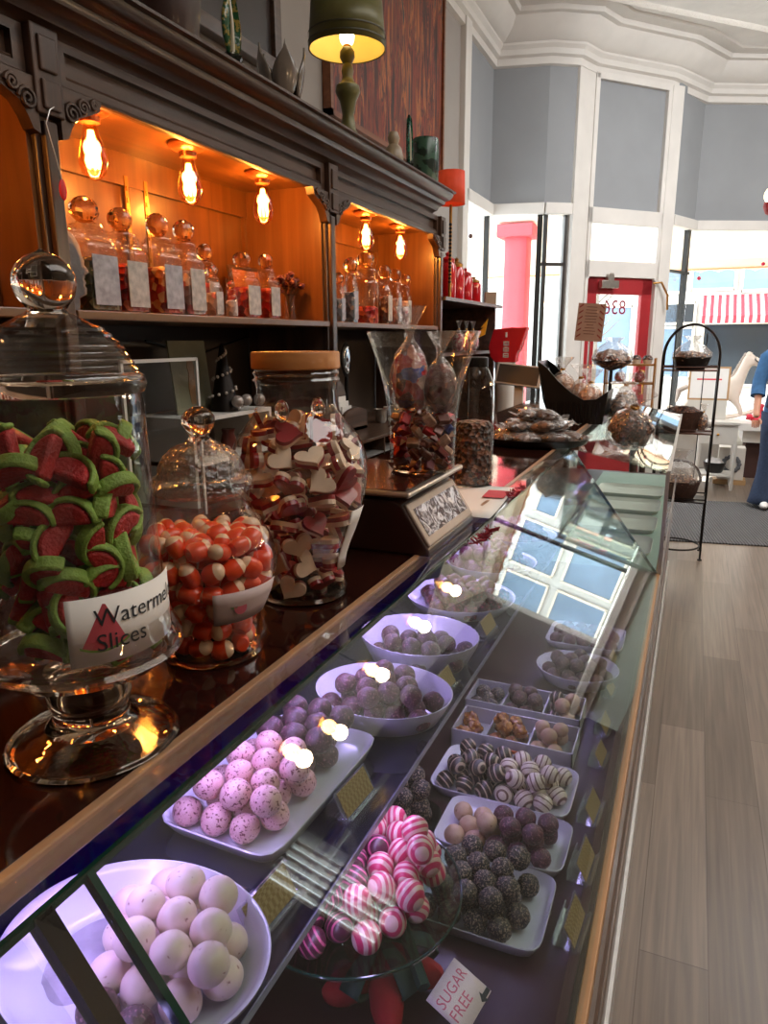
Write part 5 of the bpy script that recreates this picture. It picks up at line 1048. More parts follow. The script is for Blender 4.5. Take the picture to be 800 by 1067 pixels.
# ================================================================== ON TOP OF THE CABINET
CT = 2.3008
def onT(px, py, x): p = PX(px, py, x); return p
p = onT(173, 46, -1.335)
t = thing('floor_vase', 'big dark brown glazed vase cut by the top edge of the photo', 'vase', (-1.335, p.y, CT)); B().lathe([(0, 0), (.078, 0), (.086, .02), (.094, .1), (.09, .2), (.07, .28), (.06, .34), (.07, .38), (.05, .38), (.04, .3), (0, .1)], 40).build('vase', pbr('brown_glaze', '2c130e', .45, 0, .25, 8, coat=.15), t)
def feather(px, yb, yt, x, label, w, c1):
    p = onT(px, yb, x); t = thing('leaf_ornament', label, 'ornament', (x, p.y, CT)); ht = ZA(x, p.y, yt)-CT
    B().lathe([(0, 0), (w*.45, 0), (w*.5, ht*.03), (w*.3, ht*.08), (w*.32, ht*.13), (w*.42, ht*.18), (w*.2, ht*.24), (0, ht*.25)], 24, flute=.15, fn=6).build('base', pbr('dark_green_glaze', '14211a', .12, 0, .2, coat=.6), t)
    for s in (-1, 1):
        g = []
        for i in range(15):
            u = i/14; wd = w*.62*math.sin(PI*min(.98, .12+.86*u))**.7; z = ht*(.18+.82*u); g.append([(.012*math.cos(j*1.9)*(j/4), s*wd*j/4*.95, z+w*.2*(1-j/4)) for j in range(5)])
        o = B().sheet(g).build('leaf_half', speck(c1[0]+'leaf', c1[1], c1[2], 70, .55, .15, .4), t, solid=.008, smooth=60)
    B().tube([(.004, 0, ht*.16), (.006, 0, ht*.6), (0, 0, ht*.99)], [.008, .006, .003], 8).build('midrib', pbr('pale_rib', 'b0a890', .25, 0, .1, coat=.3), t)
feather(242, 73, -10, -1.30, 'tall green glass leaf ornament with pale ribs, near the brown vase', .075, ('near_', '1f4a2c', '8a7a3a'))
feather(426, 177, 122, -1.31, 'small green leaf ornament beside the dark green box', .05, ('far_', '0f3a2e', '2a6a54'))
p = onT(294, 106, -1.31)
t = thing('tulip_vase', 'grey and black glazed tulip-shaped vase between leaf ornament and lamp', 'vase', (-1.31, p.y, CT)); hh = ZA(-1.31, p.y, 50)-CT
B().lathe([(0, 0), (.045, 0), (.06, hh*.1), (.068, hh*.42), (0, hh*.42)], 32, sx=.8).build('dark_bowl', pbr('black_glaze', '120e0d', .12, 0, .2, coat=.6), t)
for k in range(5):
    a = k*2*PI/5+.4; g = []
    for i in range(10):
        u = i/9; wd = .05*math.sin(PI*(.25+.72*u)); rr = .055+.012*math.sin(u*PI)+(.02*u*u); g.append([(rr*math.cos(a+(j-2)*wd*6), rr*math.sin(a+(j-2)*wd*6), hh*(.05+.95*u)-abs(j-2)*.012*u) for j in range(5)])
    B().sheet(g).build('petal', pbr('grey_glaze', '6e645a', .22, 0, .3, 12, coat=.4), t, solid=.006, smooth=70)
p = onT(363, 142, -1.31); lx, ly = -1.31, p.y
t = thing('table_lamp', 'olive green tole table lamp with a drum shade, glowing inside', 'lamp', (lx, ly, CT))
P_ = lambda pts: prof(lx, ly, CT, pts)
st = P_([(142, 26), (138, 24), (132, 16), (116, 12), (102, 17), (97, 22), (92, 26), (86, 24), (82, 14), (76, 11), (70, 13), (63, 9), (56, 16), (50, 15), (46, 10)]); z0_ = st[0][1]
B().lathe([(0, 0)]+[(r_, z_-z0_) for r_, z_ in st]+[(0, st[-1][1]-z0_)], 36).build('stem', M['olive'], t)
shd = P_([(48, 80), (-2, 74)]); zs0, zs1 = shd[0][1]-z0_, shd[1][1]-z0_
b = B().lathe([(shd[0][0], zs0), (shd[1][0], zs1)], 56).build('shade', M['olive'], t, solid=.003)
B().lathe([(shd[0][0]-.004, zs0+.002), (shd[1][0]-.004, zs1-.002)], 56).build('shade_lining', pbr('cream_lining', 'e8cc78', .7, 0, .03), b)
B().lathe([(shd[0][0]+.0025, zs0+.016), (shd[0][0]+.0032, zs0+.019), (shd[0][0]+.0027, zs0+.022)], 56).lathe([(shd[0][0]+.0018, zs0+.045), (shd[0][0]+.0022, zs0+.048), (shd[0][0]+.0018, zs0+.05)], 56).build('painted_band', pbr('dark_olive_band', '3a3820', .5, 0, .2, 60), b)
B().sphere((0, 0, zs0+.045), .028, (1, 1, 1.3), 20, 12).build('bulb', emis('lamp_bulb', 'ffd890', 7), t); B().lathe([(0, st[-1][1]-z0_), (.016, st[-1][1]-z0_), (.016, zs0+.02), (0, zs0+.02)], 16).build('socket', M['gold'], t)
point('lamp_light', (lx, ly, CT+zs0+.045), 1.6, (1, .72, .36), .03)
p = onT(410, 170, -1.31)
t = thing('figurine', 'small pale bird figurine left of the small leaf ornament', 'figurine', (-1.31, p.y, CT)); B().lathe([(0, 0), (.04, 0), (.045, .03), (.035, .07), (.02, .085), (.028, .11), (.018, .135), (0, .14)], 24).build('body', pbr('pale_ceramic', '8a7c68', .4, 0, .2, 20, coat=.2), t); B().prism([(.0, .11), (.045, .1), (0, .095)], -.006, .006, 'YZ').build('beak', M['gold'], t, smooth=0); B().sphere((0, .03, .045), 1, (.03, .04, .03), 14, 10).build('wing', pbr('pale_wing', '7a6c58', .4, 0, .2), t)
p = onT(443, 190, -1.33)
t = thing('cylinder_vase', 'dark green mottled cylinder vase near the cabinet end', 'vase', (-1.33, p.y, CT)); hh = ZA(-1.33, p.y, 145)-CT; B().lathe([(0, 0), (.062, 0), (.066, .01), (.066, hh-.01), (.062, hh), (.055, hh), (.054, .02), (0, .02)], 36).build('vase', speck('mottled_green_glaze', '1a2a22', '3a5a48', 18, .5, .25, .1), t)
p = onT(470, 205, -1.4)
t = thing('red_lamp', 'small orange-red glowing lamp on the end of the cabinet', 'lamp', (-1.45, 3.98, CT-.13)); zz = 2.36
q = PX(470, 198, -1.45); t.location = (-1.45, q.y, 1.786); top = ZA(-1.45, q.y, 179)-1.786; bot = ZA(-1.45, q.y, 213)-1.786
B().lathe([(0, 0), (.05, 0), (.045, .012), (.01, .02), (.009, bot), (0, bot)], 24).build('stand', M['gold'], t); B().lathe([(.085, bot), (.08, top)], 36, flute=.015, fn=24).build('shade', pbr('red_pleated_shade', 'b8381c', .7, 0, .15, 20, emit='c8401c', estr=.12), t, solid=.002)
point('red_lamp_light', (-1.45, q.y, 1.786+(top+bot)/2), .5, (1, .5, .2), .03)

# paintings on the left wall
def streak():
    m, nt, o = new_mat('streaked_canvas'); L = nt.links.new; b = N(nt, 'ShaderNodeBsdfPrincipled'); b.inputs['Roughness'].default_value = .5; tc = N(nt, 'ShaderNodeTexCoord'); mp = N(nt, 'ShaderNodeMapping'); mp.inputs['Scale'].default_value = (1, 7, .9); L(tc.outputs['Object'], mp.inputs[0])
    nz = N(nt, 'ShaderNodeTexNoise', i_Scale=1.5, i_Detail=6.0, i_Distortion=1.6, i_Roughness=.6); L(mp.outputs[0], nz.inputs[0]); r = ramp(nt, [(.34, '120c0c'), (.43, '4a1c12'), (.49, '8e3416'), (.53, '2a1a1c'), (.59, 'b86428'), (.66, '26343a')]); L(nz.outputs[0], r.inputs[0]); L(r.outputs[0], b.inputs[0]); L(b.outputs[0], o.inputs[0]); return m
t = thing('abstract_painting', 'large abstract painting of vertical rust and black streaks behind the lamp', 'painting', (-1.975, 4.8, 2.8))
B().box(-.02, -.94, -.02, .015, .92, 1.6).build('canvas', streak(), t, smooth=0)
for y0_, z0_, y1_, z1_ in ((-.97, -.05, .95, -.02), (-.97, -.05, -.94, 1.6), (.92, -.05, .95, 1.6)): B().box(-.02, y0_, z0_, .03, y1_, z1_).build('frame', wood('thin_oak_frame', '6a3a1e', '8a5430', .5, 'Y'), t, smooth=0)
t = thing('framed_picture', 'dark framed picture on the wall behind the leaf ornament', 'painting', (-1.975, 2.9, 2.84))
B().box(-.02, -.75, 0, .01, .36, 1.3).build('picture', pbr('dim_picture', '2e2624', .4, 0, .4, 3), t, smooth=0)
for y0_, z0_, y1_, z1_ in ((-.8, -.06, .42, 0), (.36, 0, .42, 1.3), (-.8, 0, -.75, 1.3)): B().box(-.02, y0_, z0_, .035, y1_, z1_).build('frame', M['wood'], t, bevel=.004, smooth=0)

# ================================================================== FAR END OF THE COUNTER
p = PZ(605, 440, ZD); sx_, sy_ = p.x-.02, p.y
t = thing('scoop_bin', 'tall black curved scoop-shaped bin holding bags of peach cookies', 'bin', (sx_-.02, sy_+.06, ZD)); g = []
k = 1/ppm((sx_, sy_, ZD+.1)); W = 36*k
prf_ = [(-W, .265), (-W*.72, .235), (-W*.4, .18), (0, .13), (W*.35, .1), (W*.7, .105), (W, .14)]
for s in (-.11, .11): pass
rows = [[(x, s, z) for s in (-.11, 0, .11)] for x, z in prf_]
b = B(); outer = [(x, z) for x, z in prf_]
b.prism([(-W, .265)]+outer[1:]+[(W*.9, .0), (-W*.55, .0)], -.115, -.108, 'XZ'); b.prism([(-W, .265)]+outer[1:]+[(W*.9, .0), (-W*.55, .0)], .108, .115, 'XZ')
b.sheet([[(-W, -.11, .265), (-W, .11, .265)], [(-W*.8, -.11, .1), (-W*.8, .11, .1)], [(-W*.55, -.11, .002), (-W*.55, .11, .002)], [(W*.9, -.11, .002), (W*.9, .11, .002)], [(W, -.11, .14), (W, .11, .14)]]); b.build('bin', M['black'], t, smooth=0, solid=.003)
b = B()
for i in range(14): b.tube([(-W*.6+i*W*.11, -.117, .004), (-W*.62+i*W*.11, -.117, .09)], .002, 5)
b.build('ribs', M['black'], t)
for i, (dx, dy, dz, s_) in enumerate(((-.06, 0, .12, 1), (.02, .02, .07, 1.1), (.07, -.03, .06, 1.05))): gift_bag('cookie_bag', 'clear bag of peach cookies, %s from the left in the black scoop bin' % ORD[i+1], (sx_-.02+dx, sy_+.06+dy, ZD+dz-.03), .115*s_, .19*s_, M['peach'], group='cookie bags in the scoop bin', seed=40+i)
tp = PZ(634, 440, ZD); t = thing('price_stick', 'narrow tan price stick standing at the right of the scoop bin', 'price sign', (tp.x-.05, tp.y, ZD)); B().box(-.006, -.003, 0, .006, .003, .12).build('stick', pbr('tan_stick', 'a08468', .6, 0, .1), t, smooth=0); B().box(-.02, -.012, 0, .02, .012, .004).build('foot', pbr('tan_foot', 'a08468', .6, 0, .1), t, smooth=0)
# bags lying on the sloping glass
p = PZ(655, 482, 1.16); q = PZ(668, 445, 1.16)
gift_bag('gift_bag', 'dark cellophane gift bag leaning on the sloping glass of the far case', (-.2, p.y+.3, 1.18), .16, .2, M['choc'], 'gift bag', seed=50, tilt=(rad(18), rad(8)))
gift_bag('gift_bag', 'silvery cellophane bag beside the dark gift bag on the far case', (-.28, p.y+.95, 1.19), .15, .17, M['tan'], 'gift bag', seed=51)
# register counter, monitor, red bag
p = PX(530, 425, -1.2)
t = thing('register_counter', 'grey counter ledge under the till screen at the end of the back bar', 'counter', (-1.2, 5.75, 0)); B().box(-.55, -.4, 0, .22, .75, .93).build('carcass', M['wood'], t, smooth=0); B().box(-.57, -.42, .93, .24, .77, .965).build('worktop', pbr('grey_laminate', '8a827a', .4, 0, .08, 6), t, bevel=.003, smooth=0)
p = PX(532, 402, -1.1)
t = thing('till_screen', 'black till screen in a pale bezel on the grey ledge', 'monitor', (-1.05, p.y, .965)); w_ = 24/ppm((-1.05, p.y, 1.1)); zc = ZA(-1.05, p.y, 391)-.965; hh = 11/ppm((-1.05, p.y, 1.1)); mm = Matrix.Translation((0, 0, zc)) @ Matrix.Rotation(rad(-18), 4, 'X') @ Matrix.Rotation(rad(6), 4, 'Y')
B().box(-w_, -.01, -hh, w_, .02, hh, mm).build('bezel', pbr('pale_bezel', 'c0bab4', .4, 0, .03), t, bevel=.004, smooth=0); B().box(-w_*.9, -.013, -hh*.85, w_*.88, -.01, hh*.85, mm).build('screen', pbr('dark_screen', '23282a', .45, 0, .05), t, smooth=0); B().box(-.1, -.08, 0, .1, .1, .02).box(-.03, .01, .02, .03, .05, zc).build('stand', M['white'], t, bevel=.004, smooth=0)
p = PX(522, 379, -1.2)
t = thing('red_bag', 'bright red carrier bag with a column of white lettering by the window', 'bag', (-1.2, p.y+.12, .9655)); kk = 1/ppm((-1.2, p.y, 1.4)); z1_ = ZA(-1.2, p.y, 341)-.965; z0_ = ZA(-1.2, p.y, 378)-.965
B().prism([(-10*kk, z0_), (12*kk, z0_), (13*kk, z0_+9*kk), (16*kk, z0_+13*kk), (23*kk, z1_), (14*kk, z1_-.5*kk), (8*kk, z1_), (-12*kk, z1_-2*kk), (-17*kk, z0_+16*kk), (-15*kk, z0_+6*kk)], -.05, .05, 'XZ').build('bag', pbr('red_paper', 'c8101e', .5, 0, .1, 10), t, bevel=.006, smooth=0)
b = B()
for i in range(3):
    z = z0_+(5+6*i)*kk; b.box(-1*kk, -.053, z, 5*kk, -.051, z+1*kk).box(-1*kk, -.053, z+3.6*kk, 5*kk, -.051, z+4.6*kk).box(-1*kk, -.053, z, 0, -.051, z+4*kk).box(4*kk, -.053, z, 5*kk, -.051, z+4*kk).box(-1*kk, -.053, z+1.8*kk, 5*kk, -.051, z+2.6*kk)
b.box(1*kk, -.053, z1_-10*kk, 3*kk, -.051, z1_-5*kk); b.build('lettering', M['paper'], t, smooth=0); B().lathe([(0, 0), (.07, 0), (.07, z0_), (0, z0_)], 24).build('stand', M['white'], t)
p = PX(512, 352, -1.2)
t = thing('pennant', 'small yellow and black pointed pennant leaning before the red bag', 'pennant', (-1.24, p.y-.2, .9655)); kk = 1/ppm((-1.3, p.y-.35, 1.5)); zz = ZA(-1.3, p.y-.35, 357)-.965
B().prism([(-8*kk, zz), (12*kk, zz+24*kk), (9*kk, zz+8*kk)], -.004, .004, 'XZ').build('yellow_cloth', pbr('yellow_cloth', 'c89a20', .7, 0, .1), t, smooth=0); B().prism([(-8*kk, zz), (8*kk, zz+16*kk), (2*kk, zz+14*kk)], -.007, -.004, 'XZ').build('black_stripe', M['black'], t, smooth=0); B().tube([(-8*kk, 0, 0), (-8*kk, 0, zz+.02)], .005, 6).build('pole', M['black'], t)
# display table past the case end, with its sign, baskets and small stand
TY = 5.3; TZ = 1.05
t = thing('display_table', 'narrow dark table of baskets past the far end of the case', 'table', (-.62, TY, 0)); B().box(-.3, -.55, TZ-.03, .34, .55, TZ).build('table_top', M['wood'], t, bevel=.004, smooth=0)
for sx in (-.27, .31):
    for sy in (-.52, .52): B().lathe([(.02, 0), (.026, .3), (.022, .7), (.03, TZ-.031)], 14, (sx, sy, 0)).build('leg', M['wood'], t)
def stdm(px, py, y): return PY(px, py, y)
q = stdm(615, 336, 5.4); kk = 1/ppm(q)
t = thing('paper_sign', 'tan paper notice with red chevron edges on a thin pole by the door', 'sign', (q.x, 5.4, TZ))
B().tube([(0, 0, 0), (0, 0, q.z-TZ)], .006, 8).build('pole', M['silver'], t); B().lathe([(0, 0), (.06, 0), (.055, .012), (0, .016)], 24).build('base', M['black'], t)
mm = Matrix.Translation((0, -.008, q.z-TZ)) @ Matrix.Rotation(rad(4), 4, 'Y'); pn = B().box(-14*kk, -.003, -19*kk, 14*kk, .003, 19*kk, mm).build('panel', pbr('tan_notice', 'a88a78', .7, 0, .06), t, smooth=0)
b = B()
for s in (-1, 1):
    for i in range(6): z = -16*kk+i*6*kk; b.prism([(s*12.5*kk, z), (s*8.5*kk, z+3*kk), (s*8.5*kk, z+4.6*kk), (s*12.5*kk, z+1.6*kk)], -.0045, -.0032, 'XZ', mm)
b.build('red_chevrons', pbr('dull_red_print', '8a3a34', .7, 0, 0), pn, smooth=0)
b = B(); rn = random.Random(5)
for i in range(10): z = 15*kk-i*3*kk; l = rn.uniform(3.5, 6.5)*kk; b.box(-l, -.0045, z, l, -.0032, z+.8*kk, mm)
b.build('text_lines', pbr('faded_text', '7a5a4e', .7, 0, 0), pn, smooth=0)
q = stdm(637, 380, 5.15)
t = thing('wire_basket_stand', 'black pedestal basket of bagged brown brittle before the door glass', 'basket', (q.x, 5.15, TZ)); zb = ZA(q.x, 5.15, 383)-TZ; rr = 21/ppm(q)
B().lathe([(0, 0), (.06, 0), (.05, .012), (.014, .02), (.012, zb-.02), (rr*.5, zb), (rr, zb+.05), (rr*.95, zb+.05), (rr*.45, zb+.008), (0, zb)], 28).build('pedestal', M['black'], t)
B().sphere((0, 0, zb+.055), rr*.92, (1, 1, .5), 20, 12, .3, 3, 3).build('brittle', M['tan'], t); b = B().lathe([(rr*.95, zb+.045), (rr*.8, zb+.12), (rr*.3, zb+.17), (rr*.5, zb+.2)], 28, flute=.1, fn=7); b.build('cellophane', M['cello'], t)
q = stdm(652, 407, 5.0)
gift_bag('gift_bag', 'cellophane bag of brown sweets with a gold tie on the display table', (q.x, 5.0, TZ), .15, .28, M['tan'], 'gift bag', seed=60)
q = stdm(670, 410, 5.3)
t = thing('tier_stand', 'small two-tier wooden stand of cupcakes and pink sweets', 'tier stand', (-.42, 5.42, TZ)); q1 = ZA(-.42, 5.42, 379)-TZ; q0 = ZA(-.42, 5.42, 398)-TZ; w_ = 24/ppm((-.42, 5.42, 1.3))
WD = wood('honey_ply', '9a6a34', 'b8843e', .5, 'X')
B().box(-w_, -.09, q1-.012, w_, .09, q1).build('upper_tier', WD, t, smooth=0); B().box(-w_, -.09, q0-.012, w_, .09, q0).build('lower_tier', WD, t, smooth=0)
for s in (-1, 1): B().box(s*w_-.006, -.09, 0, s*w_+.006, .09, q1+.04).build('side', WD, t, smooth=0)
for i in range(4):
    t2 = thing('cupcake', 'brown domed cupcake, %s from the left on the upper tier' % ORD[i+1], 'cupcake', (-.42-w_*.7+i*w_*.46, 5.40, TZ+q1), 0, 'cupcakes on the tier stand'); B().lathe([(0, 0), (.024, 0), (.032, .03), (0, .03)], 18, flute=.04, fn=12).build('case', M['paper'], t2); B().lathe([(.034, .03), (.034, .04), (.02, .058), (0, .062)], 18).build('dome', M['choc'], t2)
for i in range(2): gift_bag('candy_bag', '%s pink bag of sweets on the lower tier of the stand' % ('left', 'right')[i], (-.42-w_*.4+i*w_*.8, 5.4, TZ+q0), .075, .12, M['pinkmix'], group='pink bags on the tier stand', seed=70+i)

# ---- wire rack
RX, RY = -.03, 5.5
t = thing('wire_rack', 'tall dark wire rack with an arched top and baskets on two shelves', 'rack', (RX, RY, 0)); RWd, RD = .18, .13
zt = 1.42
for sx in (-1, 1):
    for sy in (-1, 1): B().tube([(sx*RWd, sy*RD, .006), (sx*RWd, sy*RD, zt)], .0065, 8).lathe([(0, 0), (.016, 0), (.016, .008), (0, .008)], 12, (sx*RWd, sy*RD, 0)).build('leg', M['blackm'], t)
for sy in (-1, 1): B().tube([(RWd*math.cos(a*PI/20), sy*RD, zt+(1.64-zt)*math.sin(a*PI/20)) for a in range(21)], .0065, 8).build('arch', M['blackm'], t)
B().tube([(0, RD*math.cos(a*PI/12), 1.64+0*a) for a in range(13)], .006, 8).build('ridge', M['blackm'], t)
B().tube([(-RWd*.6, -RD, .95), (-RWd*.6, -RD, 1.58)], .004, 6).tube([(RWd*.5, RD, .5), (RWd*.5, RD, 1.58)], .004, 6).build('bars', M['blackm'], t)
for z in (1.335, .905, .42): B().box(-RWd, -RD, z-.008, RWd, RD, z).tube([(-RWd, -RD, z+.02), (RWd, -RD, z+.02), (RWd, RD, z+.02), (-RWd, RD, z+.02)], .005, 8, True).build('rack_shelf', wood('rack_shelf_wood', '3a221a', '5a3a2c', .5, 'X') if z > .5 else M['blackm'], t)
B().tube([(RWd*.95*math.cos(a*PI/20), RD*1.3*math.sin(a*PI/20), .07) for a in range(40)], .007, 8, True).build('bottom_hoop', M['blackm'], t)
def basket(name, label, loc, r, h, mat, content, handle=False, cell=True, seed=0, sx=1):
    t = thing(name, label, 'basket', loc); B().lathe([(0, 0), (r*.7, 0), (r*.85, h*.3), (r, h), (r*.94, h), (r*.78, h*.3), (0, .01)], 40, sx=sx, flute=.02, fn=20).build('basket', mat, t)
    B().sphere((0, 0, h*.9), r*.85, (sx, 1, .55), 18, 10, .35, 3, seed).build('filling', content, t)
    if cell: b = B().lathe([(r*.95, h*.9), (r*.98, h*1.3), (r*.6, h*1.9), (r*.2, h*2.3), (r*.5, h*2.7)], 32, sx=sx, flute=.1, fn=7); b.build('cellophane', M['cello'], t)
    if handle: B().tube([(r*sx*math.cos(a*PI/16), 0, h+r*1.3*math.sin(a*PI/16)) for a in range(17)], .009, 8).build('handle', mat, t)
M['wick'] = pbr('dark_wicker', '3a2218', .7, 0, .3, 60, bump=.8, bscale=90)
basket('gift_basket', 'black basket of cellophane-wrapped sweets on the top rack shelf', (RX, RY, 1.336), .1, .085, M['black'], M['tan'], seed=1, sx=1.25)
basket('gift_basket', 'wide black basket on the middle rack shelf', (RX-.03, RY, .906), .11, .14, M['wick'], M['choc'], seed=2, sx=1.3, cell=False)
gift_bag('gift_bag', 'small brown bag tied with string on the middle rack shelf', (RX+.115, RY-.03, .912), .07, .19, M['tan'], 'gift bag', seed=80)
basket('gift_basket', 'dark wicker basket with an arched handle and cellophane on the bottom rack shelf', (RX, RY-.01, .421), .11, .13, M['wick'], M['tan'], True, True, 3, 1.25)

# ---- mat, window bench, white table, horse, presents
def mat_m():
    m, nt, o = new_mat('ribbed_rubber'); b = N(nt, 'ShaderNodeBsdfPrincipled'); b.inputs['Roughness'].default_value = .8; tc = N(nt, 'ShaderNodeTexCoord'); w_ = N(nt, 'ShaderNodeTexWave', i_Scale=14.0); r = ramp(nt, [(.3, '3c3a3a'), (.7, '5c5a5a')]); nt.links.new(tc.outputs['Object'], w_.inputs[0]); nt.links.new(w_.outputs['Fac'], r.inputs[0]); nt.links.new(r.outputs[0], b.inputs[0])
    bp = N(nt, 'ShaderNodeBump', i_Strength=.6, i_Distance=.01); nt.links.new(w_.outputs['Fac'], bp.inputs['Height']); nt.links.new(bp.outputs[0], b.inputs['Normal']); nt.links.new(b.outputs[0], o.inputs[0]); return m
tag(B().box(-.6, 0, 0, 1.3, 1.55, .012).build('door_mat', mat_m(), bevel=.003, smooth=0, loc=(.12, 5.85, 0)), 'dark grey ribbed rubber entrance mat on the plank floor', 'mat').rotation_euler = (0, 0, rad(9))
t = thing('window_bench', 'deep white display bench under the right-hand shop window', 'bench', (1.9, 9.1, 0))
B().box(-1.45, -.4, .56, 2.2, .45, .64).build('bench_top', M['white'], t, bevel=.004, smooth=0); B().box(-1.35, -.3, .42, 2.2, .4, .56).build('apron', M['white'], t, smooth=0)
B().box(-.55, -.25, 0, 2.2, .36, .42).build('front_board', pbr('pale_green_board', 'b8c8be', .6, 0, .05), t, smooth=0); B().box(-1.3, -.15, 0, -.55, .35, .42).build('dark_recess', pbr('dark_brown_board', '3a201a', .6, 0, .2, 5), t, smooth=0)
t = thing('side_table', 'white painted side table with turned legs in front of the window', 'table', (.28, 8.25, 0)); WP = pbr('cream_table_paint', 'ccc6bc', .5, 0, .05)
B().box(-.2, -.18, .68, .2, .18, .71).build('table_top', WP, t, bevel=.004, smooth=0); B().box(-.18, -.16, .48, .18, .16, .68).build('drawer_box', WP, t, smooth=0); B().box(-.18, -.16, .14, .18, .16, .16).build('lower_shelf', WP, t, smooth=0)
for sx in (-.17, .17):
    for sy in (-.15, .15): B().lathe([(.014, 0), (.02, .04), (.016, .2), (.024, .4), (.02, .48)], 14, (sx, sy, 0)).build('leg', WP, t)
B().sphere((0, -.17, .58), .014, n=12, m=8).build('knob', M['gold'], t)
basket('cloth_basket', 'dark basket with a white cloth on the lower shelf of the white table', (.28, 8.25, .161), .11, .11, M['black'], pbr('white_cloth', 'd8d4d0', .9, 0, .1), seed=7, cell=False)
t = thing('picture_stand', 'pale notice with a red line in a tan frame on the white table', 'sign', (.15, 8.3, .71)); mm = Matrix.Rotation(rad(-8), 4, 'X')
B().box(-.2, -.008, .2, .2, .008, .55, mm).build('frame', pbr('tan_frame', 'b08a60', .5, 0, .1), t, smooth=0); B().box(-.18, -.012, .22, .18, -.008, .53, mm).build('notice', M['paper'], t, smooth=0); B().box(-.12, -.014, .41, .12, -.012, .425, mm).build('red_line', M['redc'], t, smooth=0); B().box(-.19, .008, 0, .19, .05, .2).build('easel', WP, t, smooth=0)
q = PY(757, 500, 8.35)
t = thing('flower_crate', 'white crate with a dark wreath print beside the white table legs', 'crate', (q.x+.03, 8.56, 0)); B().box(-.13, -.1, .05, .13, .1, .4).build('crate', WP, t, bevel=.004, smooth=0); B().box(-.16, -.12, 0, .16, .12, .05).build('plinth', wood('pale_plinth', 'a08058', 'b89468', .5, 'X'), t, smooth=0)
b = B()
for i in range(14): a = i*2*PI/14; b.sphere((.08*math.cos(a), -.105, .22+.08*math.sin(a)), .024, (1, .3, 1), 10, 6, .3, 4, i)
b.build('wreath', pbr('grey_wreath', '5a5c60', .7, 0, .2), t)
# white rocking horse on the bench: one continuous body, head turned to the right
def skin(name, verts, edges, mat, parent, sub=2, root=0):
    me = bpy.data.meshes.new(name); me.from_pydata([v[:3] for v in verts], edges, []); o = bpy.data.objects.new(name, me); COL.objects.link(o); me.materials.append(mat); o.parent = parent
    md = o.modifiers.new('skin', 'SKIN'); md.use_smooth_shade = True
    for i, sv in enumerate(me.skin_vertices[0].data): r_ = verts[i][3]; sv.radius = (r_, r_ if len(verts[i]) < 5 else verts[i][4]); sv.use_root = (i == root)
    s = o.modifiers.new('sub', 'SUBSURF'); s.levels = sub; s.render_levels = sub; return o
q = PY(765, 400, 9.0)
t = thing('rocking_horse', 'cream white wooden rocking horse in the shop window', 'rocking horse', (q.x-.2, 9.0, .641)); t.scale = (1.15,)*3; HM = pbr('cream_horse_paint', 'd8cabc', .5, 0, .06)
hv = [(0, 0, .30, .085), (.16, 0, .30, .085), (-.16, 0, .30, .09), (.21, 0, .40, .06), (.25, 0, .52, .05), (.28, 0, .60, .045), (.36, 0, .56, .038), (.42, 0, .51, .03), (.19, .05, .2, .035), (.24, .06, .12, .025), (.26, .06, .05, .022), (.19, -.05, .2, .035), (.24, -.06, .12, .025), (.26, -.06, .05, .022), (-.2, .05, .2, .04), (-.25, .06, .13, .026), (-.24, .06, .05, .022), (-.2, -.05, .2, .04), (-.25, -.06, .13, .026), (-.24, -.06, .05, .022), (.27, .02, .66, .014), (.27, -.02, .66, .014)]
skin('body', hv, [(0, 1), (0, 2), (1, 3), (3, 4), (4, 5), (5, 6), (6, 7), (1, 8), (8, 9), (9, 10), (1, 11), (11, 12), (12, 13), (2, 14), (14, 15), (15, 16), (2, 17), (17, 18), (18, 19), (5, 20), (5, 21)], HM, t)
for s in (-.06, .06): B().tube([(-.42+.84*i/16, s, .02+.1*((i-8)/8)**2) for i in range(17)], .016, 8).build('rocker', HM, t)
b = B()
for i in range(9): u = i/8; b.sphere((.18+.09*u-.03, 0, .42+.2*u), .028, (.6, .5, 1.1), 8, 6, .3, 4, i)
b.build('mane', pbr('grey_mane', 'a89a90', .8, 0, .2), t); B().tube([(-.24, 0, .32), (-.32, 0, .28), (-.34, 0, .16)], [.025, .03, .01], 8).build('tail', pbr('grey_tail', 'a89a90', .8, 0, .2), t)
B().tube([(.33, -.042, .585), (.37, -.04, .55), (.4, -.033, .53)], .005, 6).tube([(.33, .042, .585), (.33, 0, .62), (.33, -.042, .585)], .005, 6).build('bridle', M['ink'], t)
q = PY(790, 474, 8.75)
t = thing('tulle_bow', 'bright red and pink ruffled bow lying on the white bench', 'bow', (q.x, 8.82, .64)); b = B(); rn = random.Random(9)
for i in range(26): a = rn.uniform(0, 6.28); rr = rn.uniform(.02, .14); b.sphere((rr*math.cos(a), rr*.6*math.sin(a), .03+rn.uniform(0, .06)), .036, (1, 1, .8), 10, 7, .5, 3, i)
b.build('ruffles', pbr('red_tulle', 'd83048', .7, 0, .25, 20), t); B().tube([(-.02, 0, .06), (-.03, -.01, .16), (-.01, 0, .2)], [.03, .028, .02], 10).build('ribbon_end', pbr('red_ribbon', 'd02840', .6, 0, .1), t)
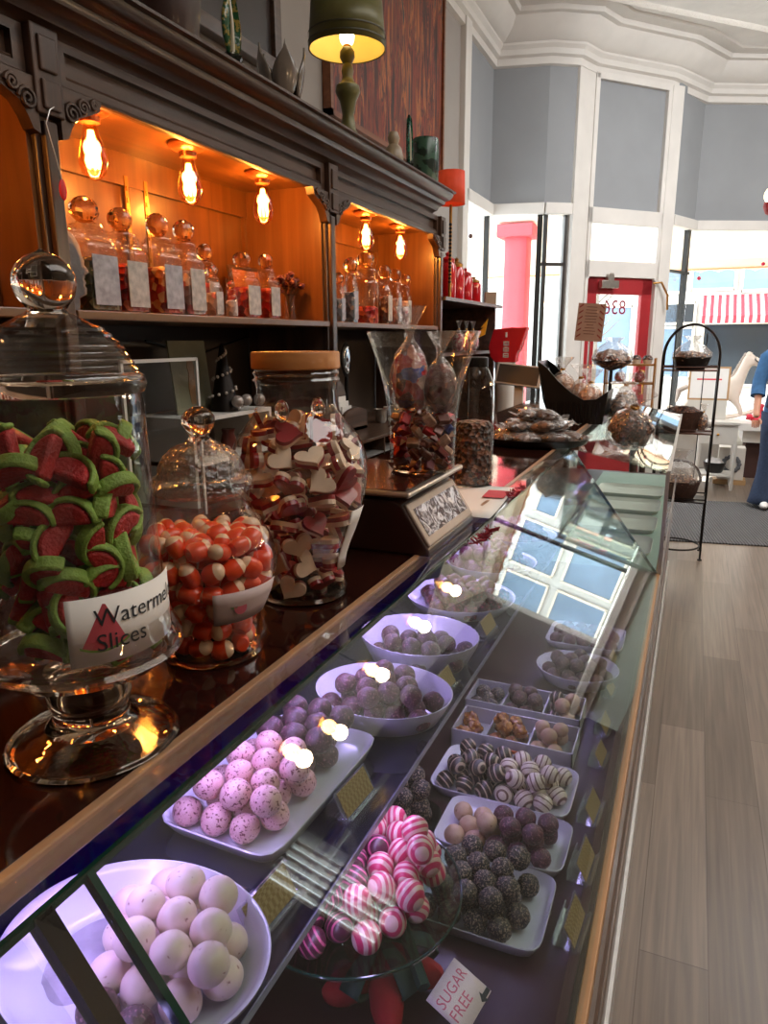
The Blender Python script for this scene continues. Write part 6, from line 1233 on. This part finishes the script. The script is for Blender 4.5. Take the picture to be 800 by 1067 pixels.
# pendant at the right edge, suncatchers
q = PY(803, 208, 6.6)
t = thing('pendant_lamp', 'small red and white glowing pendant lamp at the right edge', 'lamp', (q.x, 6.6, q.z)); B().sphere((0, 0, .03), .05, (1, 1, 1.2), 20, 12).build('globe', emis('pendant_globe', 'ffe0b0', 3), t); B().lathe([(0, -.12), (.03, -.1), (.05, -.05), (.045, -.02), (0, -.02)], 20).build('red_cup', M['redp'], t); B().tube([(0, 0, .09), (0, 0, 4.45-q.z)], .004, 6).build('cable', M['black'], t)
for i, (px, py, A, C, lab) in enumerate(((728, 290, PG, PK, 'small red glass ball hanging in the right shop window, lower one'), (795, 275, PG, PK, 'small red glass ball hanging in the right shop window, upper one'), (490, 246, (-2, 6.46), PB, 'small dark ball hanging in the left side window'))):
    q = PW(px, py, A, C); d = (EYE-q).normalized(); q = q+d*.09
    t = thing('hanging_ornament', lab, 'ornament', q); B().sphere((0, 0, 0), .022, n=16, m=10).build('ball', pbr('red_glass_ball_%d' % i, 'b01030' if i < 2 else '4a2a24', .1, 0, .1, coat=.5), t); B().tube([(0, 0, .02), (0, 0, 2.7-q.z)], .0015, 4).build('thread', M['silver'], t)
# ---- shopper in blue, mostly beyond the right edge
q = PZ(789, 529, 0)
t = thing('person', 'person in blue top and dark flared jeans standing on the mat', 'person', (q.x+.14, q.y, 0.018)); SKN = pbr('skin', 'c08a70', .55, 0, .06, 10, sub=.1)
fv = [(0, 0, .95, .14, .1), (0, 0, 1.1, .13, .095), (0, .0, 1.28, .15, .1), (0, 0, 1.4, .14, .08), (0, 0, 1.47, .052), (0, .0, 1.54, .05), (0, -.01, 1.6, .075, .085), (0, 0, 1.69, .07, .085),
      (.09, 0, .86, .085), (.1, -.01, .5, .058), (.1, .01, .1, .04), (.1, -.1, .04, .035), (-.09, 0, .86, .085), (-.1, -.01, .5, .058), (-.1, .01, .1, .04), (-.1, -.1, .04, .035),
      (.19, 0, 1.38, .05), (.24, .02, 1.12, .04), (.22, -.12, .92, .03), (.21, -.17, .86, .032), (-.19, 0, 1.38, .05), (-.24, .02, 1.12, .04), (-.25, -.1, .9, .03), (-.25, -.14, .83, .032)]
skin('body', fv, [(0, 1), (1, 2), (2, 3), (3, 4), (4, 5), (5, 6), (6, 7), (0, 8), (8, 9), (9, 10), (10, 11), (0, 12), (12, 13), (13, 14), (14, 15), (3, 16), (16, 17), (17, 18), (18, 19), (3, 20), (20, 21), (21, 22), (22, 23)], SKN, t)
JE = pbr('dark_denim', '26344e', .85, 0, .2, 60, bump=.2, bscale=200); BT = pbr('blue_top_cloth', '35608c', .85, 0, .15, 30, bump=.2, bscale=60)
b = B().lathe([(.17, 1.0), (.18, .92), (.17, .86), (.12, .82)], 28, sy=.75)
for s in (-.1, .1): b.lathe([(.1, .88), (.088, .7), (.075, .5), (.085, .3), (.12, .1), (.135, .035)], 24, (s, .0, 0))
b.build('jeans', JE, t, solid=.006)
b = B().lathe([(.19, .86), (.175, 1.0), (.155, 1.12), (.17, 1.28), (.175, 1.38), (.1, 1.45), (.062, 1.48)], 28, sy=.72)
for s in (-1, 1): b.tube([(s*.15, 0, 1.40), (s*.2, 0, 1.36), (s*.245, .02, 1.14), (s*.25, -.04, 1.02)], [.06, .066, .06, .062], 14)
b.build('blue_top', BT, t)
for s in (-.1, .1): B().sphere((s, -.07, .035), 1, (.045, .13, .04), 16, 10).build('shoe', pbr('white_shoe', 'dcd8d4', .6, 0, .05), t)
B().sphere((0, .015, 1.69), .1, (.95, 1.05, 1.1), 20, 14, .1, 3, 2).lathe([(.09, 1.7), (.1, 1.55), (.085, 1.42), (.03, 1.4)], 18, (0, .045, 0), sy=.7).build('hair', pbr('brown_hair', '3a2418', .6, 0, .3, 60, stretch=(6, 6, .6)), t)
for s in (-.03, .03): B().sphere((s, -.088, 1.63), .011, n=10, m=8).build('eye', M['paper'], t)
B().sphere((0, -.098, 1.6), .014, (.8, 1, 1.3), 10, 8).build('nose', SKN, t); B().sphere((0, -.09, 1.565), .02, (1.1, .4, .3), 10, 6).build('mouth', pbr('lips', 'a0564c', .5, 0, 0), t)
for s, (hx, hy, hz) in ((1, (.21, -.18, .84)), (-1, (-.25, -.15, .81))):
    for k in range(4): B().tube([(hx+(k-1.5)*.016, hy, hz), (hx+(k-1.5)*.017, hy-.012, hz-.035), (hx+(k-1.5)*.016, hy-.006, hz-.06-.006*(k in (1, 2)))], [.0085, .008, .006], 8).build('finger', SKN, t)
    B().tube([(hx-s*.025, hy, hz+.015), (hx-s*.04, hy-.02, hz-.005), (hx-s*.04, hy-.03, hz-.03)], [.01, .009, .007], 8).build('thumb', SKN, t)

# ================================================================== PENDANT LAMPS OVER THE SHOP FLOOR
pl = thing('pendant_lamp', 'x', 'lamp', (0, 0, 0), 0, 'warm pendant lamps over the shop floor')
B().sphere((0, 0, 0), .045, (1, 1, 1.25), 20, 12).build('bulb', emis('warm_pendant_bulb', 'ffb868', 16), pl); B().lathe([(0, .055), (.03, .055), (.06, .06), (.03, .1), (.012, .13), (0, .13)], 24).build('cap', M['gold'], pl); B().tube([(0, 0, .13), (0, 0, 2.3)], .004, 6).build('cable', M['black'], pl)
for i, (x, y) in enumerate(((2.0, 3.2), (2.15, 3.75), (2.0, 4.35), (1.95, 5.2), (1.9, 6.0), (2.2, 1.2), (2.2, 0.2))):
    o = pl if i == 0 else dup(pl); o.location = (x, y, 2.15); o['label'] = 'warm pendant lamp hanging over the shop floor, %s of seven along the room' % ORD[i+1]
    point('pendant_light', (x, y, 2.07), 3.0, (1, .74, .48), .05)
area('room_fill_light', (1.6, 2.5, 4.38), (0, 0, 0), 1.6, 5.0, 42, (1, .97, .93))  # unseen fill, added to light the closed room
area('room_fill_light', (1.6, 6.3, 4.1), (rad(28), rad(12), 0), 2.6, 1.6, 62, (.97, .98, 1))  # another unseen fill, added to brighten the front wall
